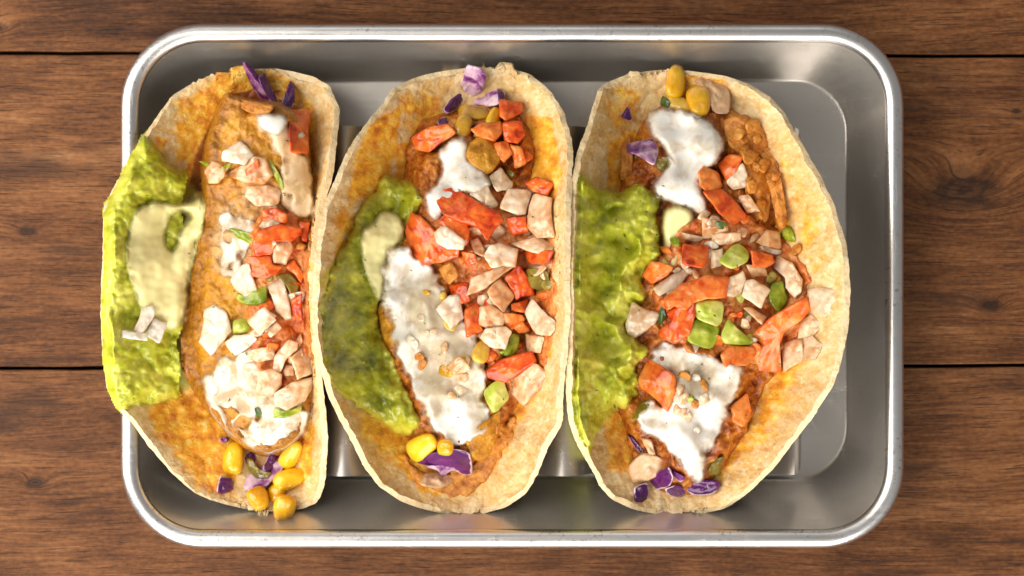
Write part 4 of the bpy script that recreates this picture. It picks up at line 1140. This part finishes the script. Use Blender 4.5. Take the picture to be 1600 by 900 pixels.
O(t3, [(1159, 461), (1166, 440), (1178, 437), (1203, 451), (1190, 483)], lift=.002, thick=.0045)
OP(t3, [(1162, 482), (1172, 479), (1200, 496), (1190, 508)], lift=.001)
GP(t3, [(1084, 470), (1131, 469), (1128, 503), (1120, 510), (1087, 498)], lift=.001, thick=.004)
GP(t3, [(1074, 535), (1076, 515), (1087, 498), (1127, 507), (1113, 547)], lift=.001, thick=.0035)
GP(t3, [(1127, 522), (1138, 496), (1152, 513), (1178, 534), (1169, 539), (1129, 537)], lift=.001, thick=.003)
T(t3, [(1126, 554), (1143, 539), (1178, 542), (1181, 554), (1169, 571), (1132, 575)], lift=.001)
T(t3, [(1169, 525), (1204, 496), (1224, 484), (1262, 464), (1266, 484), (1250, 502), (1224, 519), (1216, 539), (1224, 580), (1187, 577), (1178, 554), (1187, 539)], lift=.001, thick=.005)
O(t3, [(1263, 453), (1302, 448), (1308, 484), (1288, 496), (1268, 487)], thick=.003)
OP(t3, [(1250, 502), (1268, 490), (1286, 505), (1273, 525), (1247, 528)], thick=.003)
OP(t3, [(1220, 539), (1253, 528), (1257, 565), (1224, 580)], thick=.003)
O(t3, [(1253, 528), (1270, 525), (1285, 539), (1273, 560), (1259, 565)], thick=.003)
T(t3, [(998, 592), (1015, 560), (1026, 569), (1055, 589), (1057, 618), (1044, 642), (1023, 623), (1000, 606)], lift=.001, thick=.005)
T(t3, [(1142, 635), (1168, 612), (1174, 644), (1162, 667), (1145, 658)], lift=.001)
OL(t3, [(986, 655), (1003, 624), (1015, 629), (998, 655)], thick=.002)
OL(t3, [(1104, 739), (1113, 722), (1133, 710), (1122, 745)], thick=.003)
MP(t3, [(1000, 684), (1018, 687), (1026, 713), (1018, 716)], mat='meat_pale', thick=.003)
CB(t3, [(979, 678), (989, 684), (1005, 702), (1003, 710), (992, 699)])
MP(t3, [(980, 730), (1003, 707), (1029, 713), (1042, 729), (1015, 751), (989, 756)], mat='meat_pale', thick=.004)
CB(t3, [(1064, 759), (1081, 748), (1122, 751), (1127, 758), (1113, 773), (1081, 773)], thick=.003)
CB(t3, [(1047, 733), (1071, 745), (1064, 754), (1052, 745)])
CP(t3, [(1038, 764), (1060, 757), (1078, 768), (1060, 778), (1046, 774)])
CB(t3, [(1013, 756), (1026, 739), (1044, 729), (1052, 745), (1047, 760), (1026, 765)], thick=.003)
CB(t3, [(990, 762), (1012, 753), (1014, 774), (998, 799), (992, 785)], thick=.003)


# ------------------------------------------------------------------ tiny herb and chilli flecks, too many to pick apart
def flecks(parent, zone, n, seed):
    rs = random.Random(seed); Z = np.asarray(zone, float); V = []; F = []
    while len(F) < n:
        x = rs.uniform(Z[:, 0].min(), Z[:, 0].max()); y = rs.uniform(Z[:, 1].min(), Z[:, 1].max())
        if sdist(np.array([x]), np.array([y]), Z)[0] < 2: continue
        h = Hm[int(y / G), int(x / G)]
        if h < 0.012: continue
        a = rs.uniform(0, 6.3); l = rs.uniform(1.2, 4.0); w = rs.uniform(.9, 1.7); b = len(V)
        for u, v in ((-l, 0), (0, -w), (l, 0), (0, w)):
            X = x + u * math.cos(a) - v * math.sin(a); Y = y + u * math.sin(a) + v * math.cos(a)
            hh = Hm[int(np.clip(Y / G, 0, GH - 1)), int(np.clip(X / G, 0, GW - 1))]
            V.append(W(X, Y, max(hh, h - .001) + 0.0005))
        F.append((b, b + 3, b + 2, b + 1))
    o = mesh_obj('herb_flecks', V, F, M['pepper_dark'], parent, parent.location, smooth=False)
    o['kind'] = 'stuff'


flecks(t1, [(330, 170), (480, 180), (490, 600), (450, 700), (340, 650), (300, 480)], 34, 1)
flecks(t2, [(610, 290), (700, 210), (860, 300), (850, 600), (760, 690), (650, 660), (560, 560), (560, 380)], 46, 2)
flecks(t3, [(940, 320), (1020, 180), (1150, 180), (1250, 400), (1250, 560), (1110, 740), (1010, 680), (920, 620)], 52, 3)

# ------------------------------------------------------------------ wavy taco holder
holder_m = mat_metal('stainless_holder', (.44, .41, .38), 0.42, streak_axis=1, dirt=0.2, metalness=0.9)
holder = empty('taco_holder', (0, 0, 0.002))
tag(holder, 'wavy stainless steel taco holder under the three tacos in the tray', 'taco holder')
prof = [(-0.100, 0.0200), (-0.096, 0.0180), (-0.090, 0.0085), (-0.083, 0.0046), (-0.073, 0.0036), (-0.067, 0.0050), (-0.0615, 0.0120), (-0.0555, 0.0215), (-0.0515, 0.0235), (-0.0475, 0.0215), (-0.039, 0.0090),
        (-0.032, 0.0046), (-0.018, 0.0036), (-0.004, 0.0046), (0.003, 0.0090), (0.0110, 0.0215), (0.0152, 0.0235), (0.0194, 0.0215), (0.027, 0.0090), (0.033, 0.0046), (0.046, 0.0036), (0.060, 0.0046), (0.070, 0.0085), (0.080, 0.0150), (0.0905, 0.0215)]
pr = np.array(prof)
tt = np.concatenate([[0], np.cumsum(np.linalg.norm(np.diff(pr, axis=0), axis=1))])
ts = np.linspace(0, tt[-1], 200)
hx = np.interp(ts, tt, pr[:, 0]); hz = np.interp(ts, tt, pr[:, 1])
for _ in range(3):
    hx[1:-1] = (hx[:-2] + 2 * hx[1:-1] + hx[2:]) / 4; hz[1:-1] = (hz[:-2] + 2 * hz[1:-1] + hz[2:]) / 4
lim = np.full(hx.shape, 1.0)
for yw in np.linspace(-0.056, 0.050, 40):
    q = 0.02
    ix = np.clip((hx / (K * (D - q)) + 800) / G, 0, GW - 1).astype(int); iy = int(np.clip((450 - yw / (K * (D - q))) / G, 0, GH - 1))
    row = TORT[iy, ix]
    lim = np.minimum(lim, np.where(row > 0.003, row, 1.0))
lim = np.minimum(np.minimum(lim, np.roll(lim, 1)), np.roll(lim, -1))
hz = np.clip(np.minimum(hz, lim - 0.0036), 0.0026, 1)
for _ in range(4): hz[1:-1] = (hz[:-2] + 2 * hz[1:-1] + hz[2:]) / 4
V = []; F = []; NY = 24
for i in range(200):
    e = min(ts[i], ts[-1] - ts[i]); rc = 0.005
    cut = rc - math.sqrt(max(rc * rc - (rc - e) ** 2, 0)) if e < rc else 0.0
    ylo, yhi = -0.0580 + cut, 0.0500 - cut
    for j in range(NY + 1):
        V.append((hx[i], ylo + (yhi - ylo) * j / NY, hz[i]))
for i in range(199):
    for j in range(NY):
        a = i * (NY + 1) + j; F.append((a, a + NY + 1, a + NY + 2, a + 1))
hs = mesh_obj('bent_sheet', V, F, holder_m, holder)
sm = hs.modifiers.new('sheet', 'SOLIDIFY'); sm.thickness = 0.0008; sm.offset = 0
es = hs.modifiers.new('crisp', 'EDGE_SPLIT'); es.split_angle = math.radians(40)
